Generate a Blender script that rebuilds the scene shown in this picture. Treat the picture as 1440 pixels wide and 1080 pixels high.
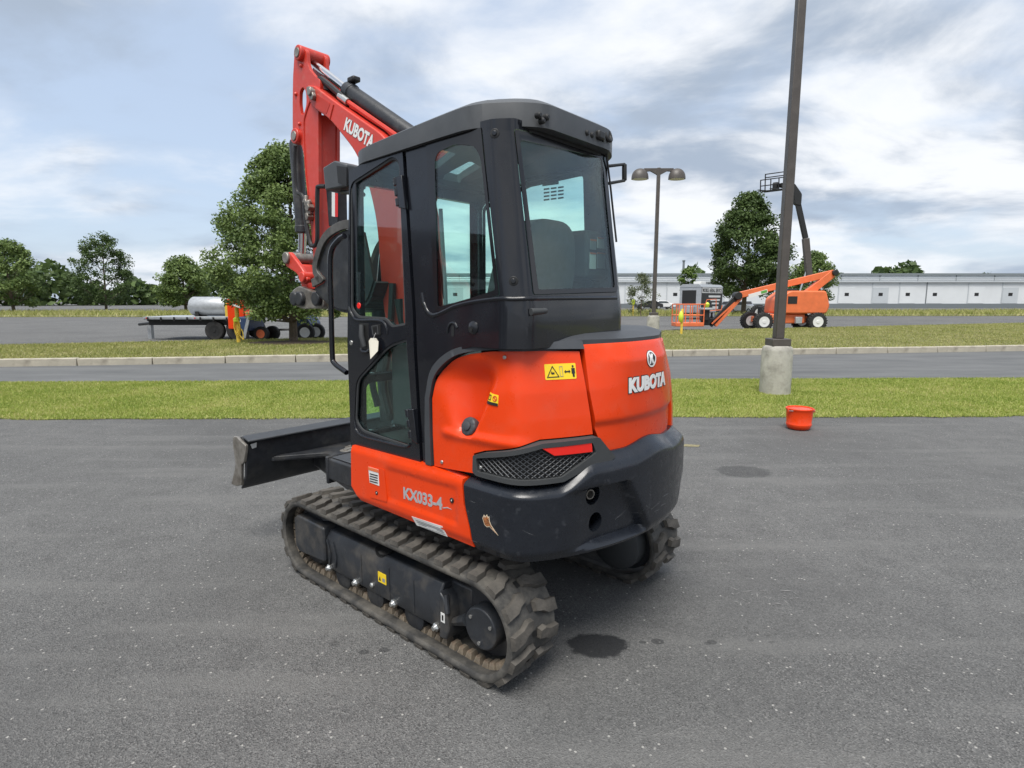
import bpy, bmesh, math, random
import numpy as np
from mathutils import Vector, Matrix
random.seed(7)
R = math.radians
scene = bpy.context.scene
for o in list(bpy.data.objects): bpy.data.objects.remove(o)
COL = scene.collection

# ------------------------------------------------------------------ camera
FPX, PITCH, CAMH = 811.0, R(8.37), 1.70
cd = bpy.data.cameras.new('camera'); cam = bpy.data.objects.new('camera', cd); COL.objects.link(cam)
cd.sensor_fit = 'HORIZONTAL'; cd.sensor_width = 36.0; cd.lens = FPX/1440*36
cd.clip_start = 0.05; cd.clip_end = 3000
cam.location = (0, 0, CAMH); cam.rotation_euler = (R(90)-PITCH, 0, 0)
scene.camera = cam
scene.render.resolution_x = 1024; scene.render.resolution_y = 768

# ------------------------------------------------------------------ world + sun
SUN_EL, SUN_AZ = R(64), R(196)          # azimuth of the sun clockwise from +Y
w = bpy.data.worlds.new('World'); scene.world = w; w.use_nodes = True
nt = w.node_tree; N = nt.nodes; LK = nt.links; N.clear()
def nd(t, **k):
    n = N.new(t)
    for a, b in k.items(): setattr(n, a, b)
    return n
def mth(op, a, b=None, c=None):
    n = nd('ShaderNodeMath', operation=op)
    for i, x in enumerate((a, b, c)):
        if x is None: continue
        if isinstance(x, (int, float)): n.inputs[i].default_value = x
        else: LK.new(x, n.inputs[i])
    return n.outputs[0]
sky = nd('ShaderNodeTexSky', sky_type='NISHITA', sun_disc=False, sun_elevation=SUN_EL, sun_rotation=SUN_AZ)
sky.air_density = 1.0; sky.dust_density = 1.6; sky.ozone_density = 1.2
tc = nd('ShaderNodeTexCoord'); sp = nd('ShaderNodeSeparateXYZ'); LK.new(tc.outputs['Generated'], sp.inputs[0])
zc = mth('ADD', mth('MAXIMUM', sp.outputs[2], 0.0), 0.26)
cb = nd('ShaderNodeCombineXYZ')
LK.new(mth('DIVIDE', sp.outputs[0], zc), cb.inputs[0]); LK.new(mth('DIVIDE', sp.outputs[1], zc), cb.inputs[1])
def noise(scale, detail, rough, dist, off, stretch=(1, 1, 1)):
    mp = nd('ShaderNodeMapping'); mp.inputs['Location'].default_value = off; mp.inputs['Scale'].default_value = stretch
    LK.new(cb.outputs[0], mp.inputs[0])
    n = nd('ShaderNodeTexNoise'); LK.new(mp.outputs[0], n.inputs['Vector'])
    n.inputs['Scale'].default_value = scale; n.inputs['Detail'].default_value = detail
    n.inputs['Roughness'].default_value = rough; n.inputs['Distortion'].default_value = dist
    return n.outputs['Fac']
def ramp(x, a, b):
    n = nd('ShaderNodeMapRange', interpolation_type='SMOOTHSTEP'); LK.new(x, n.inputs[0])
    n.inputs[1].default_value = a; n.inputs[2].default_value = b; return n.outputs[0]
def mix(f, a, b):
    n = nd('ShaderNodeMix', data_type='RGBA')
    if isinstance(f, (int, float)): n.inputs[0].default_value = f
    else: LK.new(f, n.inputs[0])
    for i, x in ((6, a), (7, b)):
        if isinstance(x, tuple): n.inputs[i].default_value = x
        else: LK.new(x, n.inputs[i])
    return n.outputs[2]
big = noise(0.55, 4, .5, .5, (3.1, .4, 0), (1, 1.2, 1))
fine = noise(1.9, 8, .55, .3, (7.0, 2.2, 0), (1, 1.2, 1))
cover = ramp(mth('ADD', mth('MULTIPLY', big, .55), mth('MULTIPLY', fine, .45)), .38, .55)
shade = ramp(noise(1.15, 9, .56, .35, (1.3, 5.2, 0), (1, 1.25, 1)), .42, .60)
cloudcol = mix(shade, (3.5, 3.6, 3.75, 1), (1.55, 1.85, 2.3, 1))
veil = mix(.80, sky.outputs[0], (1.95, 2.3, 2.85, 1))     # thin high haze over the blue
col = mix(cover, veil, cloudcol)
bg = nd('ShaderNodeBackground'); bg.inputs[1].default_value = 0.10
LK.new(col, bg.inputs[0]); wo = nd('ShaderNodeOutputWorld'); LK.new(bg.outputs[0], wo.inputs[0])

sd = bpy.data.lights.new('sun', 'SUN'); so = bpy.data.objects.new('sun', sd); COL.objects.link(so)
sd.energy = 1.5; sd.angle = R(32); sd.color = (1, .965, .91)
sv = Vector((math.sin(SUN_AZ)*math.cos(SUN_EL), math.cos(SUN_AZ)*math.cos(SUN_EL), math.sin(SUN_EL)))
so.rotation_euler = sv.to_track_quat('Z', 'Y').to_euler(); so.location = (0, -5, 12)

vs = scene.view_settings
vs.view_transform = 'Standard'; vs.look = 'None'; vs.exposure = 1.48; vs.gamma = 1; vs.use_curve_mapping = False
scene.render.engine = 'CYCLES'
scene.cycles.max_bounces = 10; scene.cycles.transparent_max_bounces = 24; scene.cycles.caustics_reflective = False; scene.cycles.caustics_refractive = False

# ------------------------------------------------------------------ pixel helpers (photo pixels, 1440x1080)
fw = np.array([0, math.cos(PITCH), -math.sin(PITCH)]); upv = np.array([0, math.sin(PITCH), math.cos(PITCH)]); rtv = np.array([1., 0, 0])
CAMP = np.array([0, 0, CAMH])
YAW = R(48.8)
FF = np.array([-math.sin(YAW), math.cos(YAW), 0]); LL = np.array([-math.cos(YAW), -math.sin(YAW), 0])
ORG = FF*2.44 - LL*2.438
def ray(x, y): return fw + rtv*(x-720)/FPX + upv*(540-y)/FPX
def _pl(x, y, n, d):
    r = ray(x, y); return CAMP + r*((d-n@CAMP)/(n@r))
def V(x, y, v):                      # pixel on the machine plane v = const -> (u, w)
    P = _pl(x, y, LL, v+ORG@LL)-ORG; return (float(P@FF), float(P[2]))
def U(x, y, u):                      # pixel on the machine plane u = const -> (v, w)
    P = _pl(x, y, FF, u+ORG@FF)-ORG; return (float(P@LL), float(P[2]))
def G(x, y, z=0.0):                  # pixel on the ground -> world (X, Y)
    P = _pl(x, y, np.array([0, 0, 1.]), z); return (float(P[0]), float(P[1]))
def Wp(x, y, w):                     # pixel on the machine plane w = const -> (u, v)
    P = _pl(x, y, np.array([0, 0, 1.]), w)-ORG; return (float(P@FF), float(P@LL))
def A(x, y, Y):                      # pixel at world depth Y -> (X, Z)
    r = ray(x, y); P = CAMP + r*(Y/r[1]); return (float(P[0]), float(P[2]))

# ------------------------------------------------------------------ material helpers
MATS = {}
def pmat(name, col, rough=.5, metal=0, coat=0, spec=.5, var=0, vscale=8, bump=0, bscale=60, dirt=None, dscale=6, dlo=.5, dhi=.7, dfac=.6, rvar=0, emit=None):
    m = bpy.data.materials.new(name); m.use_nodes = True; t = m.node_tree; b = t.nodes['Principled BSDF']
    b.inputs['Base Color'].default_value = (*col, 1); b.inputs['Roughness'].default_value = rough; b.inputs['Metallic'].default_value = metal
    b.inputs['Coat Weight'].default_value = coat; b.inputs['Coat Roughness'].default_value = .06; b.inputs['Specular IOR Level'].default_value = spec
    tcn = t.nodes.new('ShaderNodeTexCoord'); last = None
    def nz(sc, det=6):
        n = t.nodes.new('ShaderNodeTexNoise'); t.links.new(tcn.outputs['Object'], n.inputs['Vector'])
        n.inputs['Scale'].default_value = sc; n.inputs['Detail'].default_value = det; n.inputs['Roughness'].default_value = .6; return n.outputs['Fac']
    def mx(f, a, c):
        n = t.nodes.new('ShaderNodeMix'); n.data_type = 'RGBA'; t.links.new(f, n.inputs[0])
        if isinstance(a, tuple): n.inputs[6].default_value = a
        else: t.links.new(a, n.inputs[6])
        n.inputs[7].default_value = c; return n.outputs[2]
    def mr(x, a, c, lo=0, hi=1):
        n = t.nodes.new('ShaderNodeMapRange'); t.links.new(x, n.inputs[0]); n.inputs[1].default_value = a; n.inputs[2].default_value = c
        n.inputs[3].default_value = lo; n.inputs[4].default_value = hi; return n.outputs[0]
    last = (*col, 1)
    if var:
        last = mx(mr(nz(vscale), .3, .7), tuple(c*(1-var) for c in col)+(1,), tuple(min(1, c*(1+var)) for c in col)+(1,))
    if dirt:
        last = mx(mr(nz(dscale, 9), dlo, dhi, 0, dfac), last, (*dirt, 1))
    if not isinstance(last, tuple): t.links.new(last, b.inputs['Base Color'])
    if rvar: t.links.new(mr(nz(dscale*1.7, 8), .35, .7, max(0, rough-rvar), min(1, rough+rvar)), b.inputs['Roughness'])
    if bump:
        bn = t.nodes.new('ShaderNodeBump'); bn.inputs['Strength'].default_value = bump; bn.inputs['Distance'].default_value = .02
        t.links.new(nz(bscale, 8), bn.inputs['Height']); t.links.new(bn.outputs[0], b.inputs['Normal'])
    if emit: b.inputs['Emission Color'].default_value = (*emit, 1); b.inputs['Emission Strength'].default_value = 1
    MATS[name] = m; return m
def glassmat(name, tint, f0=.045, rough=.012):
    """thin pane: clear with a tint, Schlick reflection on either face"""
    m = bpy.data.materials.new(name); m.use_nodes = True; t = m.node_tree; t.nodes.clear()
    o = t.nodes.new('ShaderNodeOutputMaterial'); x = t.nodes.new('ShaderNodeMixShader'); tr = t.nodes.new('ShaderNodeBsdfTransparent'); g = t.nodes.new('ShaderNodeBsdfGlossy')
    lw = t.nodes.new('ShaderNodeLayerWeight'); lw.inputs[0].default_value = .5
    pw = t.nodes.new('ShaderNodeMath'); pw.operation = 'POWER'; t.links.new(lw.outputs['Facing'], pw.inputs[0]); pw.inputs[1].default_value = 5
    ma = t.nodes.new('ShaderNodeMath'); ma.operation = 'MULTIPLY_ADD'; t.links.new(pw.outputs[0], ma.inputs[0]); ma.inputs[1].default_value = 1-f0; ma.inputs[2].default_value = f0
    tr.inputs[0].default_value = (*tint, 1); g.inputs['Roughness'].default_value = rough
    t.links.new(ma.outputs[0], x.inputs[0]); t.links.new(tr.outputs[0], x.inputs[1]); t.links.new(g.outputs[0], x.inputs[2]); t.links.new(x.outputs[0], o.inputs[0])
    MATS[name] = m; return m
ORANGE = pmat('orange_paint', (.76, .052, .005), .33, coat=.15, spec=.3, var=.05, vscale=3, rvar=.08, dirt=(.56, .13, .075), dscale=7, dlo=.5, dhi=.85, dfac=.34)
BOOMRED = pmat('boom_red_paint', (.58, .047, .028), .45, coat=.1, var=.08, vscale=5, dirt=(.50, .16, .12), dscale=14, dlo=.58, dhi=.75, dfac=.5, rvar=.08)
CABBLK = pmat('cab_black_paint', (.0075, .0085, .012), .26, coat=.35, spec=.4, var=.15, vscale=4, rvar=.05, dirt=(.03, .03, .032), dscale=5, dlo=.5, dhi=.9, dfac=.2)
FRIT = pmat('window_border', (.012, .012, .014), .12, spec=.5)
ROOFM = pmat('roof_plastic', (.062, .067, .072), .5, var=.1, bump=.06, bscale=250, dirt=(.12, .12, .12), dscale=4, dlo=.45, dhi=.8, dfac=.4)
CWM = pmat('counterweight_paint', (.012, .0145, .020), .30, coat=.1, spec=.42, var=.15, vscale=6, rvar=.1, dirt=(.07, .075, .085), dscale=18, dlo=.60, dhi=.72, dfac=.45, bump=.012, bscale=60)
TRIM = pmat('trim_plastic', (.048, .052, .058), .5, var=.1, bump=.05, bscale=300)
DARK = pmat('dark_steel', (.022, .024, .028), .45, var=.3, vscale=12, dirt=(.10, .095, .085), dscale=7, dlo=.5, dhi=.75, dfac=.55, bump=.12, bscale=40)
FRAME = pmat('track_frame_paint', (.025, .028, .033), .4, var=.25, vscale=9, dirt=(.13, .115, .095), dscale=6, dlo=.48, dhi=.72, dfac=.6, bump=.1, bscale=50)
MATTE = pmat('interior_plastic', (.045, .048, .05), .7, var=.1)
RUBBER = pmat('dusty_rubber', (.060, .055, .048), .8, var=.25, vscale=14, dirt=(.18, .16, .135), dscale=9, dlo=.45, dhi=.78, dfac=.6, bump=.3, bscale=45)
BELT = pmat('belt_rubber', (.045, .044, .042), .75, var=.25, vscale=16, dirt=(.17, .155, .13), dscale=8, dlo=.42, dhi=.72, dfac=.7, bump=.2, bscale=50)
GUIDE = pmat('guide_lug_dirt', (.16, .13, .095), .85, var=.35, vscale=25, dirt=(.10, .04, .02), dscale=10, dlo=.55, dhi=.75, dfac=.8, bump=.3, bscale=80)
TYRE = pmat('tyre_rubber', (.02, .02, .02), .8, var=.3, dirt=(.08, .07, .06), dfac=.4)
STEEL = pmat('worn_steel', (.30, .28, .25), .45, metal=.6, var=.25, vscale=15, dirt=(.10, .08, .06), dscale=11, dlo=.45, dhi=.7, dfac=.8, bump=.15)
CHROME = pmat('chrome_rod', (.75, .75, .76), .12, metal=1)
BOLT = pmat('zinc_bolt', (.55, .55, .53), .35, metal=.9)
HOSE = pmat('hose_rubber', (.016, .016, .017), .5)
WHITE = pmat('white_paint', (.78, .78, .76), .45)
SILVER = pmat('silver_lettering', (.50, .50, .51), .35, metal=.3)
PAPER = pmat('paper_label', (.72, .72, .70), .6)
INK = pmat('black_ink', (.015, .015, .015), .5)
INKG = pmat('grey_ink', (.25, .25, .25), .6)
SCRATCH = pmat('scratch', (.13, .135, .145), .6)
VOID = pmat('deep_black', (.003, .003, .003), 1, spec=0)
YEL = pmat('yellow_label', (.85, .60, .02), .45)
REDL = pmat('red_label', (.62, .02, .02), .4)
REFL = pmat('red_reflector', (.85, .02, .012), .2, coat=.5)
CREAM = pmat('cream_tag', (.70, .66, .55), .7)
RUST = pmat('rust_chip', (.30, .11, .035), .8, var=.6, vscale=60, bump=.5)
CHIPM = pmat('chip_edge', (.60, .50, .36), .7, var=.2)
GLASS = glassmat('cab_glass', (.865, .99, .962), .06)
GLASSD = glassmat('dark_glass', (.30, .34, .36))
SEATM = pmat('seat_fabric', (.06, .063, .066), .85, var=.15, vscale=40, bump=.15, bscale=300)
CONC = pmat('concrete', (.40, .385, .34), .9, var=.18, vscale=3, bump=.35, bscale=25, dirt=(.16, .15, .13), dscale=4, dlo=.48, dhi=.72, dfac=.7)
KERBM = pmat('kerb_concrete', (.42, .385, .31), .9, var=.15, vscale=2, bump=.3, bscale=30, dirt=(.17, .15, .12), dscale=2.5, dlo=.52, dhi=.72, dfac=.6)
BRONZE = pmat('bronze_pole_paint', (.075, .065, .058), .45, var=.1, dirt=(.13, .115, .10), dfac=.3)
LIFTO = pmat('lift_orange_paint', (.72, .165, .055), .45, var=.1, vscale=3)
BARK = pmat('bark', (.11, .085, .06), .9, var=.4, vscale=12, bump=.6, bscale=30)
WALLW = pmat('warehouse_white', (.66, .68, .69), .7, var=.05, vscale=.3)
WALLG = pmat('warehouse_grey', (.50, .53, .55), .7, var=.05, vscale=.3)
ROOFG = pmat('warehouse_roof', (.16, .18, .19), .6)
BLUEM = pmat('blue_steel', (.025, .05, .12), .5, var=.15)
GALV = pmat('galvanised_steel', (.42, .44, .46), .45, metal=.4, var=.15)
SIGNY = pmat('post_yellow', (.72, .50, .06), .6, var=.15, dirt=(.3, .22, .08), dfac=.4)
LIME = pmat('lime_plastic', (.62, .75, .06), .5)

# ------------------------------------------------------------------ mesh helpers
def link(o, parent=None):
    COL.objects.link(o)
    if parent is not None: o.parent = parent
    return o
def tag(o, label, cat, group=None, kind=None):
    o['label'] = label
    if cat: o['category'] = cat
    if group: o['group'] = group
    if kind: o['kind'] = kind
    return o
def empty(name, loc=(0, 0, 0), rz=0, parent=None):
    o = bpy.data.objects.new(name, None); o.location = loc; o.rotation_euler = (0, 0, rz); o.empty_display_size = .2
    return link(o, parent)
def meshobj(name, verts, faces, mat, parent=None, bevel=0, smooth=True, ang=38, seg=2, recalc=True):
    me = bpy.data.meshes.new(name); bm = bmesh.new()
    vs_ = [bm.verts.new(v) for v in verts]
    for f in faces:
        try: bm.faces.new([vs_[i] for i in f])
        except ValueError: pass
    if recalc: bmesh.ops.recalc_face_normals(bm, faces=bm.faces)
    bm.to_mesh(me); bm.free()
    me.materials.append(mat)
    o = bpy.data.objects.new(name, me); link(o, parent)
    if smooth:
        me.polygons.foreach_set('use_smooth', [True]*len(me.polygons)); me.set_sharp_from_angle(angle=R(ang))
    if bevel:
        b = o.modifiers.new('bevel', 'BEVEL'); b.width = bevel; b.segments = seg; b.limit_method = 'ANGLE'; b.angle_limit = R(42); b.harden_normals = False
    return o
class MB:
    def __init__(s): s.v = []; s.f = []
    def add(s, vs_, fs):
        k = len(s.v); s.v += [tuple(map(float, q)) for q in vs_]; s.f += [tuple(i+k for i in f) for f in fs]; return s
    def box(s, x0, x1, y0, y1, z0, z1):
        return s.add([(x0,y0,z0),(x1,y0,z0),(x1,y1,z0),(x0,y1,z0),(x0,y0,z1),(x1,y0,z1),(x1,y1,z1),(x0,y1,z1)],
                     [(0,3,2,1),(4,5,6,7),(0,1,5,4),(1,2,6,5),(2,3,7,6),(3,0,4,7)])
    def prism(s, poly, axis, a, b):
        n = len(poly)
        def m(p, t): return (t, p[0], p[1]) if axis == 'x' else (p[0], t, p[1]) if axis == 'y' else (p[0], p[1], t)
        return s.add([m(p, a) for p in poly]+[m(p, b) for p in poly], [tuple(range(n))[::-1], tuple(range(n, 2*n))]+[(i, (i+1) % n, n+(i+1) % n, n+i) for i in range(n)])
    def tube(s, pts, r, n=10, closed=False):
        pts = [Vector(p) for p in pts]; m = len(pts); rr = r if isinstance(r, (list, tuple)) else [r]*m
        vs_ = []; prev = None
        for i, p in enumerate(pts):
            a = pts[(i-1) % m] if (i > 0 or closed) else p; b = pts[(i+1) % m] if (i < m-1 or closed) else p
            t = (b-a).normalized()
            if prev is None:
                x = t.cross(Vector((0, 0, 1)));  x = x if x.length > .05 else t.cross(Vector((1, 0, 0)))
            else: x = prev - t*prev.dot(t)
            x.normalize(); prev = x; y = t.cross(x)
            for k in range(n):
                q = 2*math.pi*k/n; vs_.append(p+(x*math.cos(q)+y*math.sin(q))*rr[i])
        fs = []
        for i in range(m if closed else m-1):
            j = (i+1) % m
            for k in range(n): fs.append((i*n+k, i*n+(k+1) % n, j*n+(k+1) % n, j*n+k))
        if not closed: fs += [tuple(range(n))[::-1], tuple(range((m-1)*n, m*n))]
        return s.add(vs_, fs)
    def cyl(s, p0, p1, r0, r1=None, n=20): return s.tube([p0, p1], [r0, r0 if r1 is None else r1], n)
    def lathe(s, prof, org, axis, n=24, ph=0, wob=0):
        org = Vector(org); z = Vector(axis).normalized(); x = z.cross(Vector((0, 0, 1))); x = x if x.length > .05 else Vector((1, 0, 0)); x.normalize(); y = z.cross(x)
        vs_ = []
        for r, hgt in prof:
            for k in range(n):
                q = 2*math.pi*k/n+ph; rk = r*(1+wob*math.cos(q*8)); vs_.append(org+z*hgt+(x*math.cos(q)+y*math.sin(q))*rk)
        m = len(prof); fs = [(i*n+k, i*n+(k+1) % n, (i+1)*n+(k+1) % n, (i+1)*n+k) for i in range(m-1) for k in range(n)]
        fs += [tuple(range(n))[::-1], tuple(range((m-1)*n, m*n))]
        return s.add(vs_, fs)
    def build(s, name, mat, parent=None, **k): return meshobj(name, s.v, s.f, mat, parent, **k)
def rnd(pts, r, n=5):
    """round the corners of a polygon; r is one radius or one per corner"""
    out = []; m = len(pts)
    for i in range(m):
        p = Vector(pts[i]); a = Vector(pts[i-1]); b = Vector(pts[(i+1) % m]); rr = r[i] if isinstance(r, (list, tuple)) else r
        if rr <= 0: out.append(tuple(p)); continue
        da = (a-p); db = (b-p); d = min(rr, da.length*.49, db.length*.49)
        pa = p+da.normalized()*d; pb = p+db.normalized()*d
        for k in range(n+1):
            t = k/n; q = pa*(1-t)**2+p*2*t*(1-t)+pb*t*t; out.append((q.x, q.y))
    return out
def spl(pts, n=8):
    """catmull-rom through points"""
    P = [np.array(p, float) for p in pts]; P = [2*P[0]-P[1]]+P+[2*P[-1]-P[-2]]; out = []
    for i in range(1, len(P)-2):
        for k in range(n):
            t = k/n; a, b, c, d = P[i-1:i+3]
            out.append(tuple(.5*((2*b)+(c-a)*t+(2*a-5*b+4*c-d)*t*t+(3*b-a-3*c+d)*t**3)))
    out.append(tuple(P[-2])); return out
def inset_poly(poly, d):
    c = np.array(poly, float); n = len(c); out = []
    area = sum(c[i][0]*c[(i+1) % n][1]-c[(i+1) % n][0]*c[i][1] for i in range(n)); sg = 1 if area > 0 else -1
    for i in range(n):
        a, p, b = c[i-1], c[i], c[(i+1) % n]
        e1 = p-a; e2 = b-p; e1 = e1/(np.linalg.norm(e1)+1e-9); e2 = e2/(np.linalg.norm(e2)+1e-9)
        nn = np.array([-(e1[1]+e2[1]), e1[0]+e2[0]])*sg; l = np.linalg.norm(nn); nn = nn/(l+1e-9)
        out.append(tuple(p+nn*d/max(.5, l/2)))
    return out
def finish2d(bm, name, mapf, mat, parent, cx=(), cy=(), bevel=0, ang=38, seg=2):
    for c in cx: bmesh.ops.bisect_plane(bm, geom=bm.verts[:]+bm.edges[:]+bm.faces[:], plane_co=(c, 0, 0), plane_no=(1, 0, 0), dist=1e-6)
    for c in cy: bmesh.ops.bisect_plane(bm, geom=bm.verts[:]+bm.edges[:]+bm.faces[:], plane_co=(0, c, 0), plane_no=(0, 1, 0), dist=1e-6)
    bm.verts.index_update(); n = len(bm.verts)
    xy = [(v.co.x, v.co.y) for v in bm.verts]
    verts = [mapf(x, y, 0) for x, y in xy]+[mapf(x, y, 1) for x, y in xy]
    faces = []
    for f in bm.faces:
        ids = [v.index for v in f.verts]
        if f.normal.z < 0: ids = ids[::-1]
        faces.append(tuple(ids)); faces.append(tuple(i+n for i in ids[::-1]))
    for e in bm.edges:
        if len(e.link_faces) == 1:
            a, b = e.verts[0].index, e.verts[1].index; faces.append((a, b, b+n, a+n))
    bm.free()
    return meshobj(name, verts, faces, mat, parent, bevel=bevel, ang=ang, seg=seg)
def sheet(name, outer, holes, mapf, mat, parent=None, cx=(), cy=(), bevel=0, ang=38, seg=2):
    bm = bmesh.new()
    for lp in [outer]+list(holes):
        vv = [bm.verts.new((p[0], p[1], 0)) for p in lp]
        for i in range(len(vv)): bm.edges.new((vv[i], vv[(i+1) % len(vv)]))
    bmesh.ops.remove_doubles(bm, verts=bm.verts, dist=1e-5)
    bm.normal_update()
    bmesh.ops.triangle_fill(bm, use_beauty=True, use_dissolve=False, edges=bm.edges[:], normal=(0, 0, 1)); bm.normal_update()
    return finish2d(bm, name, mapf, mat, parent, cx, cy, bevel, ang, seg)
def text2d(body, offset=0.0, space=1.0):
    cu = bpy.data.curves.new('lettering', 'FONT'); cu.body = body; cu.size = 1; cu.offset = offset; cu.space_character = space; cu.resolution_u = 3
    o = bpy.data.objects.new('lettering', cu); COL.objects.link(o)
    dg = bpy.context.evaluated_depsgraph_get(); me = bpy.data.meshes.new_from_object(o.evaluated_get(dg))
    bm = bmesh.new(); bm.from_mesh(me); bpy.data.objects.remove(o); bpy.data.meshes.remove(me); bpy.data.curves.remove(cu)
    bmesh.ops.remove_doubles(bm, verts=bm.verts, dist=1e-5); bm.normal_update()
    return bm
def lettering(name, body, x0, x1, y0, y1, mapf, mat, parent, offset=.0, space=1.0, cuts=0, ref=None, skew=0):
    """flat letters fitted into a rectangle of a surface's own (x, y); ref = bounds of another weight so that outlines register"""
    bm = text2d(body, offset, space); xs = [v.co.x for v in bm.verts]; ys = [v.co.y for v in bm.verts]
    b = (min(xs), max(xs), min(ys), max(ys)); q = ref or b
    for v in bm.verts:
        ty = (v.co.y-q[2])/(q[3]-q[2])
        v.co.x = x0+(v.co.x-q[0])/(q[1]-q[0])*(x1-x0)+skew*ty*(y1-y0); v.co.y = y0+ty*(y1-y0)
    if x1 < x0 or y1 < y0: pass
    lo, hi = min(x0, x1), max(x0, x1)
    o = finish2d(bm, name, mapf, mat, parent, [lo+(hi-lo)*i/cuts for i in range(1, cuts)] if cuts else ())
    return o, b
def frange(a, b, n): return [a+(b-a)*i/n for i in range(1, n)]
def sm(a, b, x):
    t = max(0., min(1., (x-a)/(b-a))); return t*t*(3-2*t)
def clip01(x): return max(0., min(1., x))
def copy_tree(o, parent=None):
    c = o.copy(); COL.objects.link(c); c.parent = parent
    for ch in o.children: copy_tree(ch, c)
    return c

exec_parts = []
# ================================================================== THE SETTING
def ground_mat():
    m = bpy.data.materials.new('asphalt'); m.use_nodes = True; t = m.node_tree; b = t.nodes['Principled BSDF']; L = t.links
    tcn = t.nodes.new('ShaderNodeTexCoord')
    def nz(sc, det=6, ro=.6, typ='ShaderNodeTexNoise'):
        n = t.nodes.new(typ); L.new(tcn.outputs['Object'], n.inputs['Vector']); n.inputs['Scale'].default_value = sc
        if typ == 'ShaderNodeTexNoise': n.inputs['Detail'].default_value = det; n.inputs['Roughness'].default_value = ro
        return n
    def mr(x, a, c, lo=0, hi=1):
        n = t.nodes.new('ShaderNodeMapRange'); L.new(x, n.inputs[0]); n.inputs[1].default_value = a; n.inputs[2].default_value = c
        n.inputs[3].default_value = lo; n.inputs[4].default_value = hi; return n.outputs[0]
    def mx(f, a, c, bl='MIX'):
        n = t.nodes.new('ShaderNodeMix'); n.data_type = 'RGBA'; n.blend_type = bl
        if isinstance(f, float): n.inputs[0].default_value = f
        else: L.new(f, n.inputs[0])
        for i, x in ((6, a), (7, c)):
            if isinstance(x, tuple): n.inputs[i].default_value = x
            else: L.new(x, n.inputs[i])
        return n.outputs[2]
    base = mx(mr(nz(.7, 6).outputs['Fac'], .32, .68), (.118, .118, .116, 1), (.158, .157, .153, 1))
    base = mx(mr(nz(4, 8, .75).outputs['Fac'], .42, .70, 0, .7), base, (.085, .085, .084, 1))
    vo = nz(175, typ='ShaderNodeTexVoronoi')                       # aggregate
    sep = t.nodes.new('ShaderNodeSeparateColor'); L.new(vo.outputs['Color'], sep.inputs[0])
    base = mx(mr(sep.outputs[0], .60, .95, 0, .6), base, (.25, .247, .238, 1))
    base = mx(mr(sep.outputs[1], .62, .95, 0, .7), base, (.042, .042, .042, 1))
    base = mx(mr(nz(.35, 6, .6).outputs['Fac'], .46, .64, 0, .6), base, (.078, .078, .078, 1))
    stv = t.nodes.new('ShaderNodeMapping'); stv.inputs['Scale'].default_value = (.35, 3.2, 1); stv.inputs['Rotation'].default_value = (0, 0, .12); L.new(tcn.outputs['Object'], stv.inputs[0]); sn = t.nodes.new('ShaderNodeTexNoise'); sn.inputs['Scale'].default_value = 1.1; sn.inputs['Detail'].default_value = 6; L.new(stv.outputs[0], sn.inputs['Vector'])
    base = mx(mr(sn.outputs['Fac'], .52, .70, 0, .45), base, (.185, .183, .176, 1))
    vb = nz(48, typ='ShaderNodeTexVoronoi'); sp2 = t.nodes.new('ShaderNodeSeparateColor'); L.new(vb.outputs['Color'], sp2.inputs[0])
    dot = t.nodes.new('ShaderNodeMath'); dot.operation = 'MULTIPLY'; L.new(mr(sp2.outputs[2], .978, .985), dot.inputs[0]); L.new(mr(vb.outputs['Distance'], .30, .20), dot.inputs[1])
    base = mx(dot.outputs[0], base, (.36, .35, .33, 1))            # pale chips
    # oil spots: (x, y, rx, ry, strength)
    spots = [(*G(840, 907), .165, .115, .9)]+[(*G(px, py), rx, rx*.75, st) for px, py, rx, st in
             [(925, 902, .035, .6), (903, 903, .02, .5), (1001, 903, .028, .5), (995, 905, .02, .4), (540, 914, .03, .5), (512, 917, .028, .5), (1045, 663, .30, .42), (470, 905, .03, .3), (1055, 900, .02, .3), (1085, 903, .018, .25)]]
    wob = nz(14, 6, .7)
    for i, (x, y, rx, ry, st) in enumerate(spots):
        mp = t.nodes.new('ShaderNodeMapping'); mp.vector_type = 'TEXTURE'; mp.inputs['Location'].default_value = (x, y, 0); mp.inputs['Scale'].default_value = (rx, ry, 1)
        L.new(tcn.outputs['Object'], mp.inputs[0]); ln = t.nodes.new('ShaderNodeVectorMath'); ln.operation = 'LENGTH'; L.new(mp.outputs[0], ln.inputs[0])
        ad = t.nodes.new('ShaderNodeMath'); ad.operation = 'MULTIPLY_ADD'; L.new(wob.outputs['Fac'], ad.inputs[0]); ad.inputs[1].default_value = .9; L.new(ln.outputs['Value'], ad.inputs[2])
        base = mx(mr(ad.outputs[0], 1.43, 1.26, 0, st), base, (.014, .015, .017, 1))
    L.new(base, b.inputs['Base Color']); b.inputs['Roughness'].default_value = .85; b.inputs['Specular IOR Level'].default_value = .35
    bn = t.nodes.new('ShaderNodeBump'); bn.inputs['Strength'].default_value = .55; bn.inputs['Distance'].default_value = .012
    hm = t.nodes.new('ShaderNodeMath'); hm.operation = 'ADD'; L.new(vo.outputs['Distance'], hm.inputs[0]); L.new(nz(30, 5).outputs['Fac'], hm.inputs[1])
    L.new(hm.outputs[0], bn.inputs['Height']); L.new(bn.outputs[0], b.inputs['Normal'])
    return m
ASPH = ground_mat()
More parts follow.
